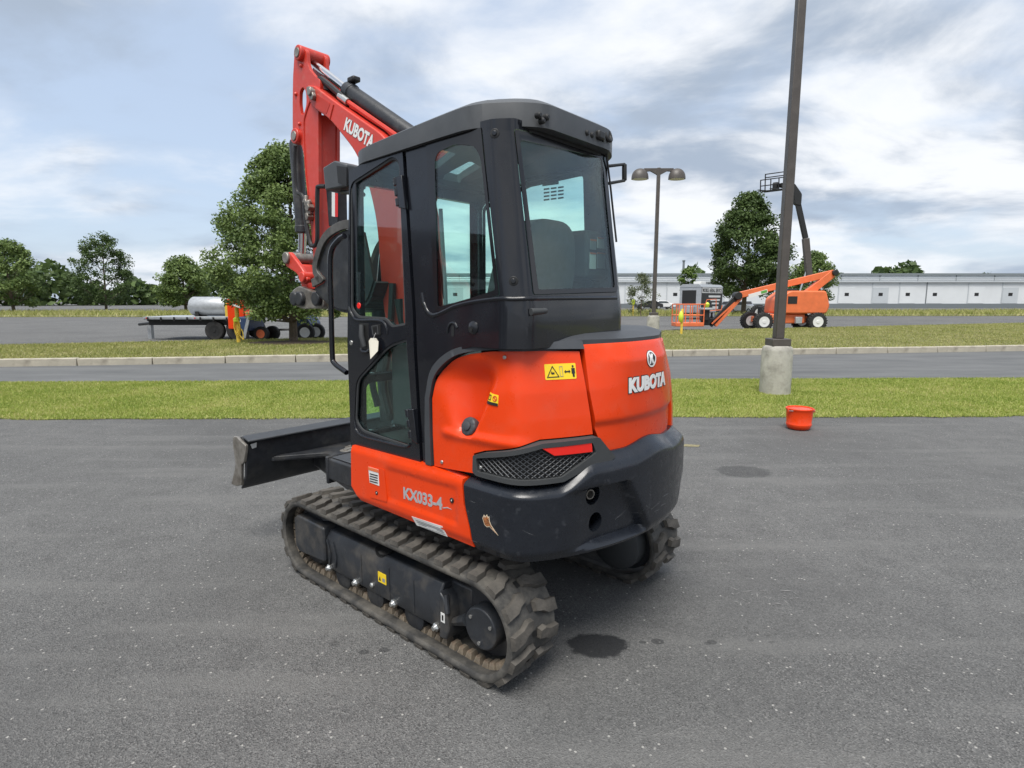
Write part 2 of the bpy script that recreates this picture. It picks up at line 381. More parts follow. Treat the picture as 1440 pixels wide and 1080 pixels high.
def simple_ground(name, c1, c2, sc, bump=.3, bs=40, stretch=(1, 1, 1), c3=None):
    m = bpy.data.materials.new(name); m.use_nodes = True; t = m.node_tree; b = t.nodes['Principled BSDF']; L = t.links
    tcn = t.nodes.new('ShaderNodeTexCoord'); mp = t.nodes.new('ShaderNodeMapping'); mp.inputs['Scale'].default_value = stretch; L.new(tcn.outputs['Object'], mp.inputs[0])
    def nz(s, d=8):
        n = t.nodes.new('ShaderNodeTexNoise'); n.inputs['Scale'].default_value = s; n.inputs['Detail'].default_value = d; n.inputs['Roughness'].default_value = .65; L.new(mp.outputs[0], n.inputs['Vector']); return n.outputs['Fac']
    def mx(f, a, c, lo, hi):
        r = t.nodes.new('ShaderNodeMapRange'); L.new(f, r.inputs[0]); r.inputs[1].default_value = lo; r.inputs[2].default_value = hi
        n = t.nodes.new('ShaderNodeMix'); n.data_type = 'RGBA'; L.new(r.outputs[0], n.inputs[0])
        if isinstance(a, tuple): n.inputs[6].default_value = a
        else: L.new(a, n.inputs[6])
        n.inputs[7].default_value = c; return n.outputs[2]
    o = mx(nz(sc), (*c1, 1), (*c2, 1), .35, .65)
    if c3: o = mx(nz(sc*.35, 5), o, (*c3, 1), .5, .68)
    L.new(o, b.inputs['Base Color']); b.inputs['Roughness'].default_value = .9; b.inputs['Specular IOR Level'].default_value = .25
    bn = t.nodes.new('ShaderNodeBump'); bn.inputs['Strength'].default_value = bump; bn.inputs['Distance'].default_value = .02; L.new(nz(bs), bn.inputs['Height']); L.new(bn.outputs[0], b.inputs['Normal'])
    return m
ROADM = simple_ground('road_asphalt', (.105, .108, .110), (.150, .153, .153), 1.6, .3, 60, (.25, 1, 1))
SOIL = simple_ground('turf_soil', (.22, .25, .07), (.30, .31, .10), 3, .5, 30)
SOIL2 = simple_ground('dry_turf_soil', (.18, .16, .07), (.14, .155, .05), 2, .5, 20)
MULCH = simple_ground('mulch', (.05, .035, .025), (.09, .065, .045), 14, .8, 30)
def struct(name, verts, faces, mat, parent=None, bevel=0):
    o = meshobj(name, verts, faces, mat, parent, bevel=bevel, recalc=len(faces) > 1)
    if parent is None: o['kind'] = 'structure'
    return o
S = 900
struct('parking_lot', [(-S, -S, 0), (S, -S, 0), (S, S, 0), (-S, S, 0)], [(0, 1, 2, 3)], ASPH)
# strip edges as lines Y = a + b X, measured on the ground
def line(p, q):
    (x0, y0), (x1, y1) = G(*p), G(*q); b = (y1-y0)/(x1-x0); return lambda x: y0+b*(x-x0)
e_near0 = line((330, 589), (1060, 587)); e_near = lambda x: e_near0(x)+.03*math.sin(3.1*x)*math.sin(.7*x)+.018*math.sin(7.7*x+1)+.012*math.sin(17*x); e_far = line((330, 537), (1060, 534)); k_bot = line((330, 511), (1040, 500)); i_far = line((330, 484.5), (1000, 468.5))
X0, X1 = -62, 70
def strip(f, g, z, n=40, x0=X0, x1=X1, wob=0.0):
    xs = [x0+(x1-x0)*i/n for i in range(n+1)]
    v = [(x, f(x)+random.uniform(-wob, wob), z) for x in xs]+[(x, g(x)+random.uniform(-wob, wob), z) for x in xs]
    return v, [(i, i+1, n+2+i, n+1+i) for i in range(n)]
v, f = strip(e_near, e_far, .010, 420, wob=.03); struct('grass_strip', v, f, SOIL)
v, f = strip(e_far, k_bot, .006); struct('service_road', v, f, ROADM)
# kerb: real stones laid end to end
kerb = empty('kerb'); kerb['kind'] = 'structure'
ang = math.atan2(k_bot(10)-k_bot(0), 10); KH = .19
kl = 1.8; kx = -29.0; mbk = MB().box(0, kl-.02, 0, .20, -.05, KH); stone0 = None
while kx < 34:
    if stone0 is None: st = stone0 = mbk.build('kerb_stone', KERBM, kerb, bevel=.02)
    else: st = stone0.copy(); link(st, kerb)
    st.location = (kx, k_bot(kx), random.uniform(-.008, .008)); st.rotation_euler = (0, 0, ang); kx += kl*math.cos(ang)
isl0 = lambda x: k_bot(x)+.19
v, f = strip(isl0, i_far, KH-.02, 60); struct('grass_island', v, f, SOIL2)
# far verge in front of the warehouse
v, f = strip(lambda x: 57+.04*x, lambda x: 84+.04*x, .01, 20, -160, 220); struct('far_verge', v, f, SOIL2)
v, f = strip(lambda x: 57+.04*x, lambda x: 57.3+.04*x, .14, 20, -160, 220); struct('far_kerb', v, f, KERBM)

# ---- grass blades
def grassmat(name, cols, scale):
    m = bpy.data.materials.new(name); m.use_nodes = True; t = m.node_tree; b = t.nodes['Principled BSDF']; L = t.links
    tcn = t.nodes.new('ShaderNodeTexCoord'); n = t.nodes.new('ShaderNodeTexNoise'); n.inputs['Scale'].default_value = scale; n.inputs['Detail'].default_value = 7; n.inputs['Roughness'].default_value = .7
    L.new(tcn.outputs['Object'], n.inputs['Vector'])
    at = t.nodes.new('ShaderNodeAttribute'); at.attribute_name = 'tint'
    ad = t.nodes.new('ShaderNodeMath'); ad.operation = 'MULTIPLY_ADD'; L.new(at.outputs['Fac'], ad.inputs[0]); ad.inputs[1].default_value = .42; L.new(n.outputs['Fac'], ad.inputs[2])
    rp = t.nodes.new('ShaderNodeValToRGB'); L.new(ad.outputs[0], rp.inputs[0])
    e = rp.color_ramp.elements; e[0].position = .42; e[0].color = (*cols[0], 1); e[1].position = .98; e[1].color = (*cols[2], 1)
    k = e.new(.70); k.color = (*cols[1], 1)
    L.new(rp.outputs[0], b.inputs['Base Color']); b.inputs['Roughness'].default_value = .6; b.inputs['Specular IOR Level'].default_value = .25
    tr = t.nodes.new('ShaderNodeBsdfTranslucent'); L.new(rp.outputs[0], tr.inputs[0]); x = t.nodes.new('ShaderNodeMixShader'); x.inputs[0].default_value = .3
    out = t.nodes['Material Output']; L.new(b.outputs[0], x.inputs[1]); L.new(tr.outputs[0], x.inputs[2]); L.new(x.outputs[0], out.inputs[0])
    return m
GR1 = grassmat('lawn_blades', ((.19, .265, .045), (.33, .385, .085), (.54, .49, .22)), .9)
GR2 = grassmat('dry_lawn_blades', ((.20, .24, .055), (.36, .36, .12), (.52, .47, .24)), .5)
def tri_mesh(name, V3, tint, mat, nper, parent=None):
    """V3: (n, nper, 3) array, one face of nper corners each"""
    n = len(V3); me = bpy.data.meshes.new(name)
    me.vertices.add(n*nper); me.vertices.foreach_set('co', V3.reshape(-1).astype(np.float32))
    me.loops.add(n*nper); me.loops.foreach_set('vertex_index', np.arange(n*nper, dtype=np.int32))
    me.polygons.add(n); me.polygons.foreach_set('loop_start', np.arange(0, n*nper, nper, dtype=np.int32)); me.polygons.foreach_set('loop_total', np.full(n, nper, np.int32))
    at = me.attributes.new('tint', 'FLOAT', 'FACE'); at.data.foreach_set('value', tint.astype(np.float32))
    me.update(); me.validate(); me.materials.append(mat); o = bpy.data.objects.new(name, me); return link(o, parent)
def blades(name, label, f, g, z, x0, x1, n, hmin, hmax, wd, mat, seed, skip=None, fade=.0):
    rg = np.random.default_rng(seed); x = rg.uniform(x0, x1, n); t = rg.uniform(-.012, 1.012, n); fy = np.array([f(a) for a in x]); gy = np.array([g(a) for a in x]); y = fy+(gy-fy)*t
    ok = np.abs(x) < y*1.25+3
    if skip is not None: ok &= ~skip(x, y)
    x, y = x[ok], y[ok]; n = len(x)
    a = rg.uniform(0, 2*np.pi, n); hh = rg.uniform(hmin, hmax, n); ww = rg.uniform(.6, 1.3, n)*wd; ln = rg.normal(0, .55, (n, 2))*hh[:, None]
    dx, dy = np.cos(a)*ww, np.sin(a)*ww
    V3 = np.zeros((n, 3, 3)); V3[:, 0] = np.stack([x-dx, y-dy, np.full(n, z-.004)], 1); V3[:, 1] = np.stack([x+dx, y+dy, np.full(n, z-.004)], 1); V3[:, 2] = np.stack([x+ln[:, 0], y+ln[:, 1], z+hh], 1)
    o = tri_mesh(name, V3, rg.uniform(0, 1, n)**1.6, mat, 3); return tag(o, label, 'grass', kind='stuff')
mulch_c = G(411, 488.5); P2 = G(1098, 556); P1 = G(920, 472)
sk = lambda x, y: ((x-P2[0])**2+(y-P2[1]-.2)**2 < .27**2)
blades('lawn', 'short green mown grass between the lot and the service road', e_near, e_far, .010, -17, 17, 430000, .014, .042, .0065, GR1, 1, sk)
sk2 = lambda x, y: ((((x-mulch_c[0])/1.45)**2+((y-mulch_c[1])/1.0)**2) < 1) | ((x-P1[0])**2+(y-P1[1]-.2)**2 < .3**2)
blades('island_lawn', 'patchy drying grass on the island behind the kerb', isl0, i_far, KH-.02, -34, 38, 190000, .03, .07, .012, GR2, 2, sk2)
blades('verge_grass', 'rough tall grass along the far verge before the warehouse', lambda x: 58+.04*x, lambda x: 80+.04*x, .01, -70, 90, 40000, .15, .55, .05, GR2, 3)

# ---- trees
def leafmat(name, dark, lite):
    m = bpy.data.materials.new(name); m.use_nodes = True; t = m.node_tree; b = t.nodes['Principled BSDF']; L = t.links
    at = t.nodes.new('ShaderNodeAttribute'); at.attribute_name = 'tint'; mx = t.nodes.new('ShaderNodeMix'); mx.data_type = 'RGBA'; L.new(at.outputs['Fac'], mx.inputs[0])
    mx.inputs[6].default_value = (*dark, 1); mx.inputs[7].default_value = (*lite, 1); L.new(mx.outputs[2], b.inputs['Base Color']); b.inputs['Roughness'].default_value = .5; b.inputs['Specular IOR Level'].default_value = .3
    tr = t.nodes.new('ShaderNodeBsdfTranslucent'); L.new(mx.outputs[2], tr.inputs[0]); x = t.nodes.new('ShaderNodeMixShader'); x.inputs[0].default_value = .28
    out = t.nodes['Material Output']; L.new(b.outputs[0], x.inputs[1]); L.new(tr.outputs[0], x.inputs[2]); L.new(x.outputs[0], out.inputs[0]); return m
LEAF1 = leafmat('pear_leaves', (.055, .10, .028), (.25, .33, .11))
LEAF2 = leafmat('maple_leaves', (.035, .065, .018), (.13, .19, .06))
LEAF3 = leafmat('young_leaves', (.08, .14, .03), (.17, .24, .06))
LEAF4 = leafmat('sparse_leaves', (.10, .13, .06), (.17, .19, .10))
def tree(name, label, x, y, z0, height, rx, crown0, nclump, nleaf, lsize, mat, seed, trunk_r, cr=.5, top=.35, group=None, nlimb=26, fill=.45):
    """crown0 = height of the crown's underside; profile widest low, narrowing upward"""
    rg = np.random.default_rng(seed); rt = empty(name, (x, y, z0)); tag(rt, label, 'tree', group)
    H = height-crown0; cl = []
    while len(cl) < nclump:
        t = rg.uniform(0, 1); prof = (math.sin(math.pi*min(1, (t*.86+.12)))**.62)*(1-top*t); a = rg.uniform(0, 2*np.pi)
        r = prof*rx*(fill+(1-fill)*rg.uniform(0, 1)**.5)*(1+.10*math.sin(3*a+seed)+.07*math.sin(7*t*3+2*a))
        cl.append((r*math.cos(a), r*math.sin(a), crown0+t*H*.97, cr*rg.uniform(.65, 1.25)))
    m = MB(); lean = rg.normal(0, .03, 2)
    pts = [(lean[0]*k*height/6, lean[1]*k*height/6, height*.88*k/6) for k in range(7)]; m.tube([(0, 0, -.08)]+pts, [trunk_r*1.5]+[trunk_r*(1.05-.92*k/6) for k in range(7)], 9)
    for c in sorted(cl, key=lambda q: q[2])[::max(1, nclump//nlimb)]:
        b0 = max(crown0*.75, c[2]-math.hypot(c[0], c[1])*.8-.1); k = b0/(height*.88)
        p0 = Vector((lean[0]*k*height, lean[1]*k*height, b0)); p2 = Vector(c[:3]); p1 = (p0+p2)/2+Vector((0, 0, -.1))
        m.tube([p0, p1, p2], [trunk_r*.34*(1.1-k), trunk_r*.2, trunk_r*.07], 5)
    m.build('trunk', BARK, rt)
    per = max(1, nleaf//nclump); n = per*nclump; C = np.repeat(np.array(cl), per, 0)
    d = rg.normal(0, 1, (n, 3)); d /= np.linalg.norm(d, axis=1)[:, None]; rad = rg.uniform(0, 1, n)**.45
    P = C[:, :3]+d*(C[:, 3]*rad)[:, None]*np.array([1, 1, .72]); P[:, 2] += rg.normal(0, .02*height/6, n)
    nn = rg.normal(0, 1, (n, 3))+np.array([0, 0, .9])+d*.6; nn /= np.linalg.norm(nn, axis=1)[:, None]
    a = np.cross(nn, rg.normal(0, 1, (n, 3))); a /= np.linalg.norm(a, axis=1)[:, None]; b = np.cross(nn, a); sz = (lsize*rg.uniform(.55, 1.25, n))[:, None]
    V3 = np.zeros((n, 4, 3)); V3[:, 0] = P-a*sz*.5; V3[:, 1] = P+b*sz*.32; V3[:, 2] = P+a*sz*.55; V3[:, 3] = P-b*sz*.32
    cltint = np.repeat(rg.uniform(0, 1, nclump), per)
    tri_mesh('crown', V3, np.clip(.55*rg.uniform(0, 1, n)+.45*cltint, 0, 1), mat, 4, rt); return rt
tx, ty = G(411, 487)
tree('broadleaf_tree', 'leafy green tree standing in a mulch ring behind the raised arm', tx-.02, ty+.2, KH-.02, 6.85, 2.85, .95, 300, 70000, .11, LEAF1, 4, .15, cr=.45, top=.52, fill=.42)
n = 40; struct('mulch_ring', [(mulch_c[0]+1.5*math.cos(k*2*math.pi/n)*(1+.08*math.sin(k*2.3)), mulch_c[1]+1.02*math.sin(k*2*math.pi/n)*(1+.08*math.sin(k*1.7)), KH-.012) for k in range(n)]+[(mulch_c[0], mulch_c[1], KH+.04)], [(k, (k+1) % n, n) for k in range(n)], MULCH)
tree('shade_tree', 'dense dark green shade tree behind the boom lift', A(1045, 440, 64)[0], 64, .02, 12.9, 4.7, 2.4, 210, 34000, .30, LEAF2, 9, .26, cr=.95, top=.5, fill=.45)
tree('young_tree', 'thin young tree with bright leaves behind the white lettered trailer', A(965, 440, 61)[0], 61, 0, 4.9, .95, 2.3, 26, 1500, .26, LEAF3, 12, .06, cr=.45, top=.3, nlimb=12)
tree('sparse_bush', 'sparse greyish bushy tree before the pale warehouse wall', A(901, 440, 60)[0], 60, 0, 4.3, 1.75, .4, 60, 2600, .17, LEAF4, 15, .05, cr=.5, top=.45, nlimb=30)
tree('roadside_tree', 'mid green tree standing past the dark shade tree and fork carriage', A(1150, 440, 80)[0], 82, 0, 8.0, 3.6, 1.5, 110, 12000, .34, LEAF1, 18, .2, cr=.9, top=.4)
for i, (px, Y, hh, rr, sd_, lb_) in enumerate([(20, 75, 9, 4.2, 21, 'lighter round-crowned tree of the far row beyond the flatbed trailer'), (150, 96, 12.5, 5.4, 22, 'tall dark tree of the far row beyond the flatbed trailer'), (262, 78, 7.2, 3.4, 23, 'small light green tree of the far row between flatbed and mulched tree')]):
    tree('far_tree', lb_, A(px, 440, Y)[0], Y, 0, hh, rr, 1.2, 110, 12000, .34, LEAF2 if i % 2 else LEAF1, sd_, .2, cr=.95, top=.4, group='far row of trees')
# ================================================================== THE EXCAVATOR (local frame: x forward, y left, z up)
EX = empty('excavator', tuple(ORG), R(138.8))
tag(EX, 'orange and black compact tracked excavator parked on the asphalt with its arm raised', 'excavator')
def disc(name, c, ax, r, hgt, mat, parent, n=16, bevel=.002):
    c = Vector(c); ax = Vector(ax).normalized(); return MB().cyl(c-ax*.004, c+ax*hgt, r, n=n).build(name, mat, parent, bevel=bevel)
# ---- plan curve of the upper body: straight flanks, round tail
def mkplan(pts, sig, st=.005):
    P = [np.array(pts[0], float)]
    for a, b in zip(pts[:-1], pts[1:]):
        a = np.array(a, float); b = np.array(b, float); n = max(1, int(round(np.linalg.norm(b-a)/st)))
        P += [a+(b-a)*(k+1)/n for k in range(n)]
    P = np.array(P); K = max(2, int(3*sig/st)); k = np.arange(-K, K+1)*st; g = np.exp(-(k/sig)**2/2); g /= g.sum()
    Q = np.pad(P, ((K, K), (0, 0)), mode='reflect', reflect_type='odd'); P = np.stack([np.convolve(Q[:, j], g, 'valid') for j in (0, 1)], 1)
    d = np.gradient(P, axis=0); d /= np.linalg.norm(d, axis=1)[:, None]; Nn = np.stack([d[:, 1], -d[:, 0]], 1)
    if Nn[5, 1] < 0: Nn = -Nn
    s = np.concatenate([[0], np.cumsum(np.linalg.norm(np.diff(P, axis=0), axis=1))]); return s, P, Nn
SV, RR = .745, 1.23; uc = -math.sqrt(RR*RR-SV*SV); a0 = math.atan2(SV, uc)
BS, BP, BN = mkplan([(.25, SV), (uc, SV)]+[(RR*math.cos(a), RR*math.sin(a)) for a in np.linspace(a0, 2*math.pi-a0, 60)[1:-1]]+[(uc, -SV), (.25, -SV)], .07)
BMID = BS[-1]/2
def bpt(s, d=0):
    x = np.interp(s, BS, BP[:, 0]); y = np.interp(s, BS, BP[:, 1]); nx = np.interp(s, BS, BN[:, 0]); ny = np.interp(s, BS, BN[:, 1]); return (x+nx*d, y+ny*d)
def bmap(D, thick):
    def f(s, z, t):
        x, y = bpt(s, D(s, z)-t*thick); return (x, y, z)
    return f
def bnorm(s): return Vector((np.interp(s, BS, BN[:, 0]), np.interp(s, BS, BN[:, 1]), 0)).normalized()
def Dhood(s, z):
    c = abs(s-BMID); side = -.02-.02*clip01((z-.95)/.55)
    corner = np.interp(z, [.95, 1.08, 1.2, 1.316, 1.5, 1.54], [-.065, -.065, -.075, -.09, -.14, -.165])
    cen = np.interp(z, [.95, 1.2, 1.43, 1.5, 1.54], [-.062, -.058, -.066, -.095, -.135])
    k = sm(.15, .45, c); a = cen*(1-k)+corner*k; k = sm(.55, 1.25, c) if s < BMID else sm(1.0, 1.45, c); return a*(1-k)+side*k
def Dpanel(s, z):
    d = Dhood(s, z); t = (z-1.14)/.3; sc = .925+.045*t; wd = .055+.14*max(0, t); wd = wd*(.50 if s > sc else 1.05)
    d -= .078*math.exp(-abs((s-sc)/wd)**2.4)*sm(1.09, 1.16, z)*(1-sm(1.33, 1.475, z))
    d += .012*math.exp(-((z-1.105)/.02)**2)*sm(.74, .80, s)*(1-sm(1.15, 1.33, s))            # ledge under the filler
    d += .006*sm(1.03, 1.0, z)*0
    return d
def Dhoodc(s, z): return Dhood(s, z)-.012*sm(1.175, 1.150, z)                              # crease low on the tail cover

# ---- lower skirt
def Dskirt(s, z):
    d = -.012*sm(.66, .62, z)-.010*sm(.895, .93, z)
    if .36 < s < .88: d -= .006*sm(.36, .37, s)*sm(.88, .87, s)*sm(.695, .705, z)*sm(.865+.02*(s-.4), .855+.02*(s-.4), z)
    return d
skirt = sheet('side_skirt', [(.062, .925), (.05, .70), (.125, .632), (.975, .618), (.958, .70), (.925, .80), (.915, .918), (.70, .932), (.062, .925)][:-1], [], bmap(Dskirt, .05), ORANGE, EX,
              cx=frange(.05, .98, 60), cy=frange(.62, .93, 26), bevel=.008, ang=50)
sk_d = lambda e: bmap(lambda s, z: Dskirt(s, z)+e, .0015)
def patch(name, poly, mat, parent, D, e=.0015, n=6, thick=.0015):
    xs = [p[0] for p in poly]; return sheet(name, poly, [], bmap(lambda s, z: D(s, z)+e, thick), mat, parent, cx=frange(min(xs), max(xs), n))
def rect(x0, x1, y0, y1): return [(x0, y0), (x1, y0), (x1, y1), (x0, y1)]
def onskirt(x, y): u, z = V(x, y, .745); return (.25-u, z)
cov = rnd([onskirt(518, 655), onskirt(541, 660), onskirt(545, 706), onskirt(521, 699)], .012)
rim = sheet('access_cover', cov, [], sk_d(.0035), ORANGE, skirt, cx=frange(.2, .4, 6), bevel=.001)
a = onskirt(519, 652); b = onskirt(535, 681)
lab = patch('instruction_label', [onskirt(519, 656), onskirt(533, 660), onskirt(534.5, 683), onskirt(521, 678)], PAPER, skirt, Dskirt, .0055)
patch('label_header', [onskirt(519, 656), onskirt(533, 660), onskirt(533.5, 664.5), onskirt(519.4, 660.3)], LIFTO, lab, Dskirt, .0072)
for q in range(4):
    patch('print_line', [onskirt(521.5, 665+q*3.4), onskirt(532.5, 668+q*3.4), onskirt(532.5, 669.4+q*3.4), onskirt(521.5, 666.4+q*3.4)], INK, lab, Dskirt, .0072)
for px, py, r_ in ((530.5, 693, .011), (634.5, 704, .012)):
    s, z = onskirt(px, py); x, y = bpt(s, Dskirt(s, z)); h_ = disc('bolt_hole', (x, y+.002, z), (0, 1, 0), r_, .0035, INK, skirt)
    disc('bolt', (x, y+.004, z), (0, 1, 0), r_*.42, .004, BOLT, skirt, n=6)
# KX033-4 in silver
s0, z0 = onskirt(566.5, 703); s1, z1 = onskirt(621, 719.5)
tz = lambda s: z0+(z1-z0)*(s-s0)/(s1-s0)
lettering('model_lettering', 'KX033-4', s0, s1, 0, .062, lambda s, q, t: bmap(lambda a_, b_: Dskirt(a_, b_)+.0015, .0012)(s, tz(s)+q+.004, t), SILVER, skirt, offset=.034, space=.97)
pa = [onskirt(621, 714), onskirt(628, 713.5), onskirt(634, 717), onskirt(628, 715), onskirt(622, 715.5)]
patch('silver_swoosh', pa, SILVER, skirt, Dskirt, .0015)
strip_ = patch('spec_label', [onskirt(579, 726), onskirt(622, 740), onskirt(627, 756), onskirt(583.5, 739.5)], PAPER, skirt, Dskirt, .0015)
for q in range(4):
    patch('print_line', [onskirt(584+q, 731+q*2.9), onskirt(621+q, 743.6+q*2.9), onskirt(621.3+q, 744.6+q*2.9), onskirt(584.3+q, 732+q*2.9)], INKG, strip_, Dskirt, .0032)

# ---- main deck inside the skirt and the dark front step
MB().prism([bpt(s, -.055 if s < .85 or s > BS[-1]-.85 else -.17) for s in np.linspace(.10, BS[-1]-.10, 61)], 'z', .60, .90).build('deck', DARK, EX, bevel=.01)
st = MB().box(.15, .455, .50, .735, .68, .805).build('front_step', DARK, EX, bevel=.01)
MB().box(.44, .462, .46, .742, .655, .815).build('end_plate', DARK, st, bevel=.008)
MB().box(.20, .43, .56, .715, .808, .812).build('step_pad', TRIM, st, bevel=.002)
MB().box(.15, .44, -.70, -.30, .60, .90).build('front_deck_box', DARK, EX, bevel=.02)

# ---- orange side cover (left), with the fuel filler scoop
PN = [(.712, .934), (.964, .948), (.959, 1.036), (1.02, 1.058), (1.331, 1.124), (1.606, 1.122), (1.582, 1.309), (1.572, 1.478), (1.36, 1.486), (1.151, 1.487), (1.03, 1.482)]+spl([(.923, 1.466), (.817, 1.429), (.727, 1.351), (.694, 1.249)], 6)+[(.70, 1.08)]
panel = sheet('side_cover', PN, [], bmap(Dpanel, .03), ORANGE, EX, cx=frange(.69, 1.6, 76), cy=frange(.93, 1.49, 50), bevel=.006, ang=50)
PNR = [(.712, .945), (1.20, .97), (1.595, 1.004)]+[q for q in PN if q[1] > 1.2]
sheet('side_cover', [(BS[-1]-a, b) for a, b in PNR], [], bmap(Dhood, .03), ORANGE, EX, cx=frange(BS[-1]-1.6, BS[-1]-.69, 24), cy=frange(.93, 1.49, 6), bevel=.006, ang=50)
def onp(s, z, e=0): x, y = bpt(s, Dpanel(s, z)+e); return (x, y, z)
cs, cz = .912, 1.132; cn = (bnorm(cs)+Vector((0, 0, .35))).normalized(); cp = Vector(onp(cs, cz, -.01))
cap = MB().lathe([(.030, -.02), (.030, .012), (.040, .016), (.0425, .022), (.0425, .044), (.038, .050), (.020, .051), (.019, .058), (.015, .060)], cp, cn, 32, wob=.02).build('fuel_cap', TRIM, panel, ang=50)
for s, z in ((1.098, 1.461), (.765, .963)): disc('screw', onp(s, z), bnorm(s), .009, .005, BOLT, panel, n=10)
def label_on(parent, D, q, name='warning_label', mat=YEL, n=6): return patch(name, rnd(q, .005, 3), mat, parent, D, .0015, n)
wl = label_on(panel, Dpanel, [(1.372, 1.367), (1.535, 1.365), (1.539, 1.430), (1.372, 1.431)])
E2 = .0034
def loopband(name, poly, wd, mat, parent, D, e=E2):
    xs = [p[0] for p in poly]; return sheet(name, poly, [inset_poly(poly, wd)], bmap(lambda s, z: D(s, z)+e, .0012), mat, parent, cx=frange(min(xs), max(xs), 5))
loopband('warning_triangle', [(1.380, 1.376), (1.446, 1.376), (1.413, 1.424)], .0035, INK, wl, Dpanel)
patch('hand_symbol', [(1.403, 1.392), (1.412, 1.388), (1.422, 1.391), (1.419, 1.398), (1.413, 1.394), (1.408, 1.402)], INK, wl, Dpanel, E2)
loopband('machine_symbol', rect(1.4495, 1.465, 1.378, 1.420), .0015, INKG, wl, Dpanel)
patch('arrow', [(1.473, 1.397), (1.481, 1.404), (1.481, 1.3995), (1.498, 1.3995), (1.498, 1.404), (1.506, 1.397), (1.498, 1.390), (1.498, 1.3945), (1.481, 1.3945), (1.481, 1.390)], INK, wl, Dpanel, E2)
patch('figure', [(1.512, 1.410), (1.512, 1.388), (1.516, 1.388), (1.516, 1.374), (1.526, 1.374), (1.526, 1.388), (1.530, 1.388), (1.530, 1.410)], INK, wl, Dpanel, E2)
patch('figure_head', [(1.521+.005*math.cos(k), 1.4175+.005*math.sin(k)) for k in np.linspace(0, 2*math.pi, 10)[:-1]], INK, wl, Dpanel, E2)
fl = label_on(panel, Dpanel, [(1.016, 1.262), (1.084, 1.256), (1.084, 1.303), (1.016, 1.308)], 'fuel_label')
patch('label_footer', [(1.0165, 1.262), (1.0835, 1.2565), (1.0835, 1.268), (1.0165, 1.2735)], INK, fl, Dpanel, E2)
loopband('pump_symbol', rect(1.023, 1.043, 1.278, 1.300), .003, INK, fl, Dpanel)
loopband('ban_symbol', [(1.066+.012*math.cos(k), 1.287+.012*math.sin(k)) for k in np.linspace(0, 2*math.pi, 15)[:-1]], .003, REDL, fl, Dpanel)
patch('ban_bar', [(1.058, 1.293), (1.060, 1.296), (1.074, 1.281), (1.072, 1.278)], REDL, fl, Dpanel, E2)

# ---- tail cover
HD = [(1.600, 1.512), (1.598, 1.31), (1.630, 1.135), (1.668, 1.055), (1.72, 1.012), (2.01, 1.006)]
HD = HD+[(2*BMID-a, b) for a, b in HD[::-1][1:]]
hood = sheet('tail_cover', HD, [], bmap(Dhoodc, .03), ORANGE, EX, cx=frange(1.58, 2.44, 54), cy=frange(1.0, 1.515, 44), bevel=.008, ang=50)
fl_ = lambda e, th: bmap(lambda s, z: Dhoodc(s, z)+e, th)
tx0, tx1 = BMID-.185, BMID+.185
_, rb = lettering('brand_lettering', 'KUBOTA', tx0, tx1, 1.282, 1.352, fl_(.004, .002), WHITE, hood, offset=.058, space=1.03, cuts=24)
lettering('brand_lettering_outline', 'KUBOTA', tx0, tx1, 1.282, 1.352, fl_(.002, .0015), INK, hood, offset=.105, space=1.03, cuts=24, ref=rb)
ex_, ez_ = BMID+.012, 1.424
def ell(cx_, cz_, a, b, n=28): return [(cx_+a*math.cos(k), cz_+b*math.sin(k)) for k in np.linspace(0, 2*math.pi, n+1)[:-1]]
em = sheet('round_emblem', ell(ex_, ez_, .047, .040), [], fl_(.002, .0015), INK, hood, cx=frange(ex_-.05, ex_+.05, 6), cy=frange(ez_-.04, ez_+.04, 5))
sheet('emblem_ring', ell(ex_, ez_, .045, .038), [ell(ex_, ez_, .037, .031)], fl_(.004, .0015), WHITE, em, cx=frange(ex_-.05, ex_+.05, 6), cy=frange(ez_-.04, ez_+.04, 5))
sheet('emblem_mark', [(ex_-.022, ez_-.022), (ex_-.010, ez_-.022), (ex_-.006, ez_-.006), (ex_+.010, ez_-.024), (ex_+.026, ez_-.020), (ex_+.006, ez_+.004), (ex_+.020, ez_+.022), (ex_+.006, ez_+.025), (ex_-.004, ez_+.010), (ex_-.006, ez_+.026), (ex_-.018, ez_+.024)], [], fl_(.004, .0015), WHITE, em, cx=frange(ex_-.03, ex_+.03, 4), cy=frange(ez_-.03, ez_+.03, 5))
# grey deck on top of the covers
top_out = [bpt(s, Dhood(s, 1.515)+.006) for s in np.linspace(1.0, BS[-1]-1.0, 70)]
def topmap(x, y, t):
    r_ = math.hypot(x, y); return (x, y, (1.548-.022*sm(1.0, 1.10, r_) if x < -.6 else 1.545)-(.036 if t else 0)-.012*sm(.30, .62, y))
sheet('cover_top', top_out+[(-.60, -.62), (-.60, .62)], [], topmap, TRIM, EX, cx=frange(-1.2, -.6, 10), cy=frange(-.7, .7, 10), bevel=.012, ang=50)
MB().prism([bpt(s, -.20) for s in np.linspace(.85, BS[-1]-.85, 40)], 'z', .62, 1.50).build('engine_bay', MATTE, EX)
MB().box(-.80, .20, -.735, -.30, .88, 1.42).build('right_tank_cover', ORANGE, EX, bevel=.06, seg=4)
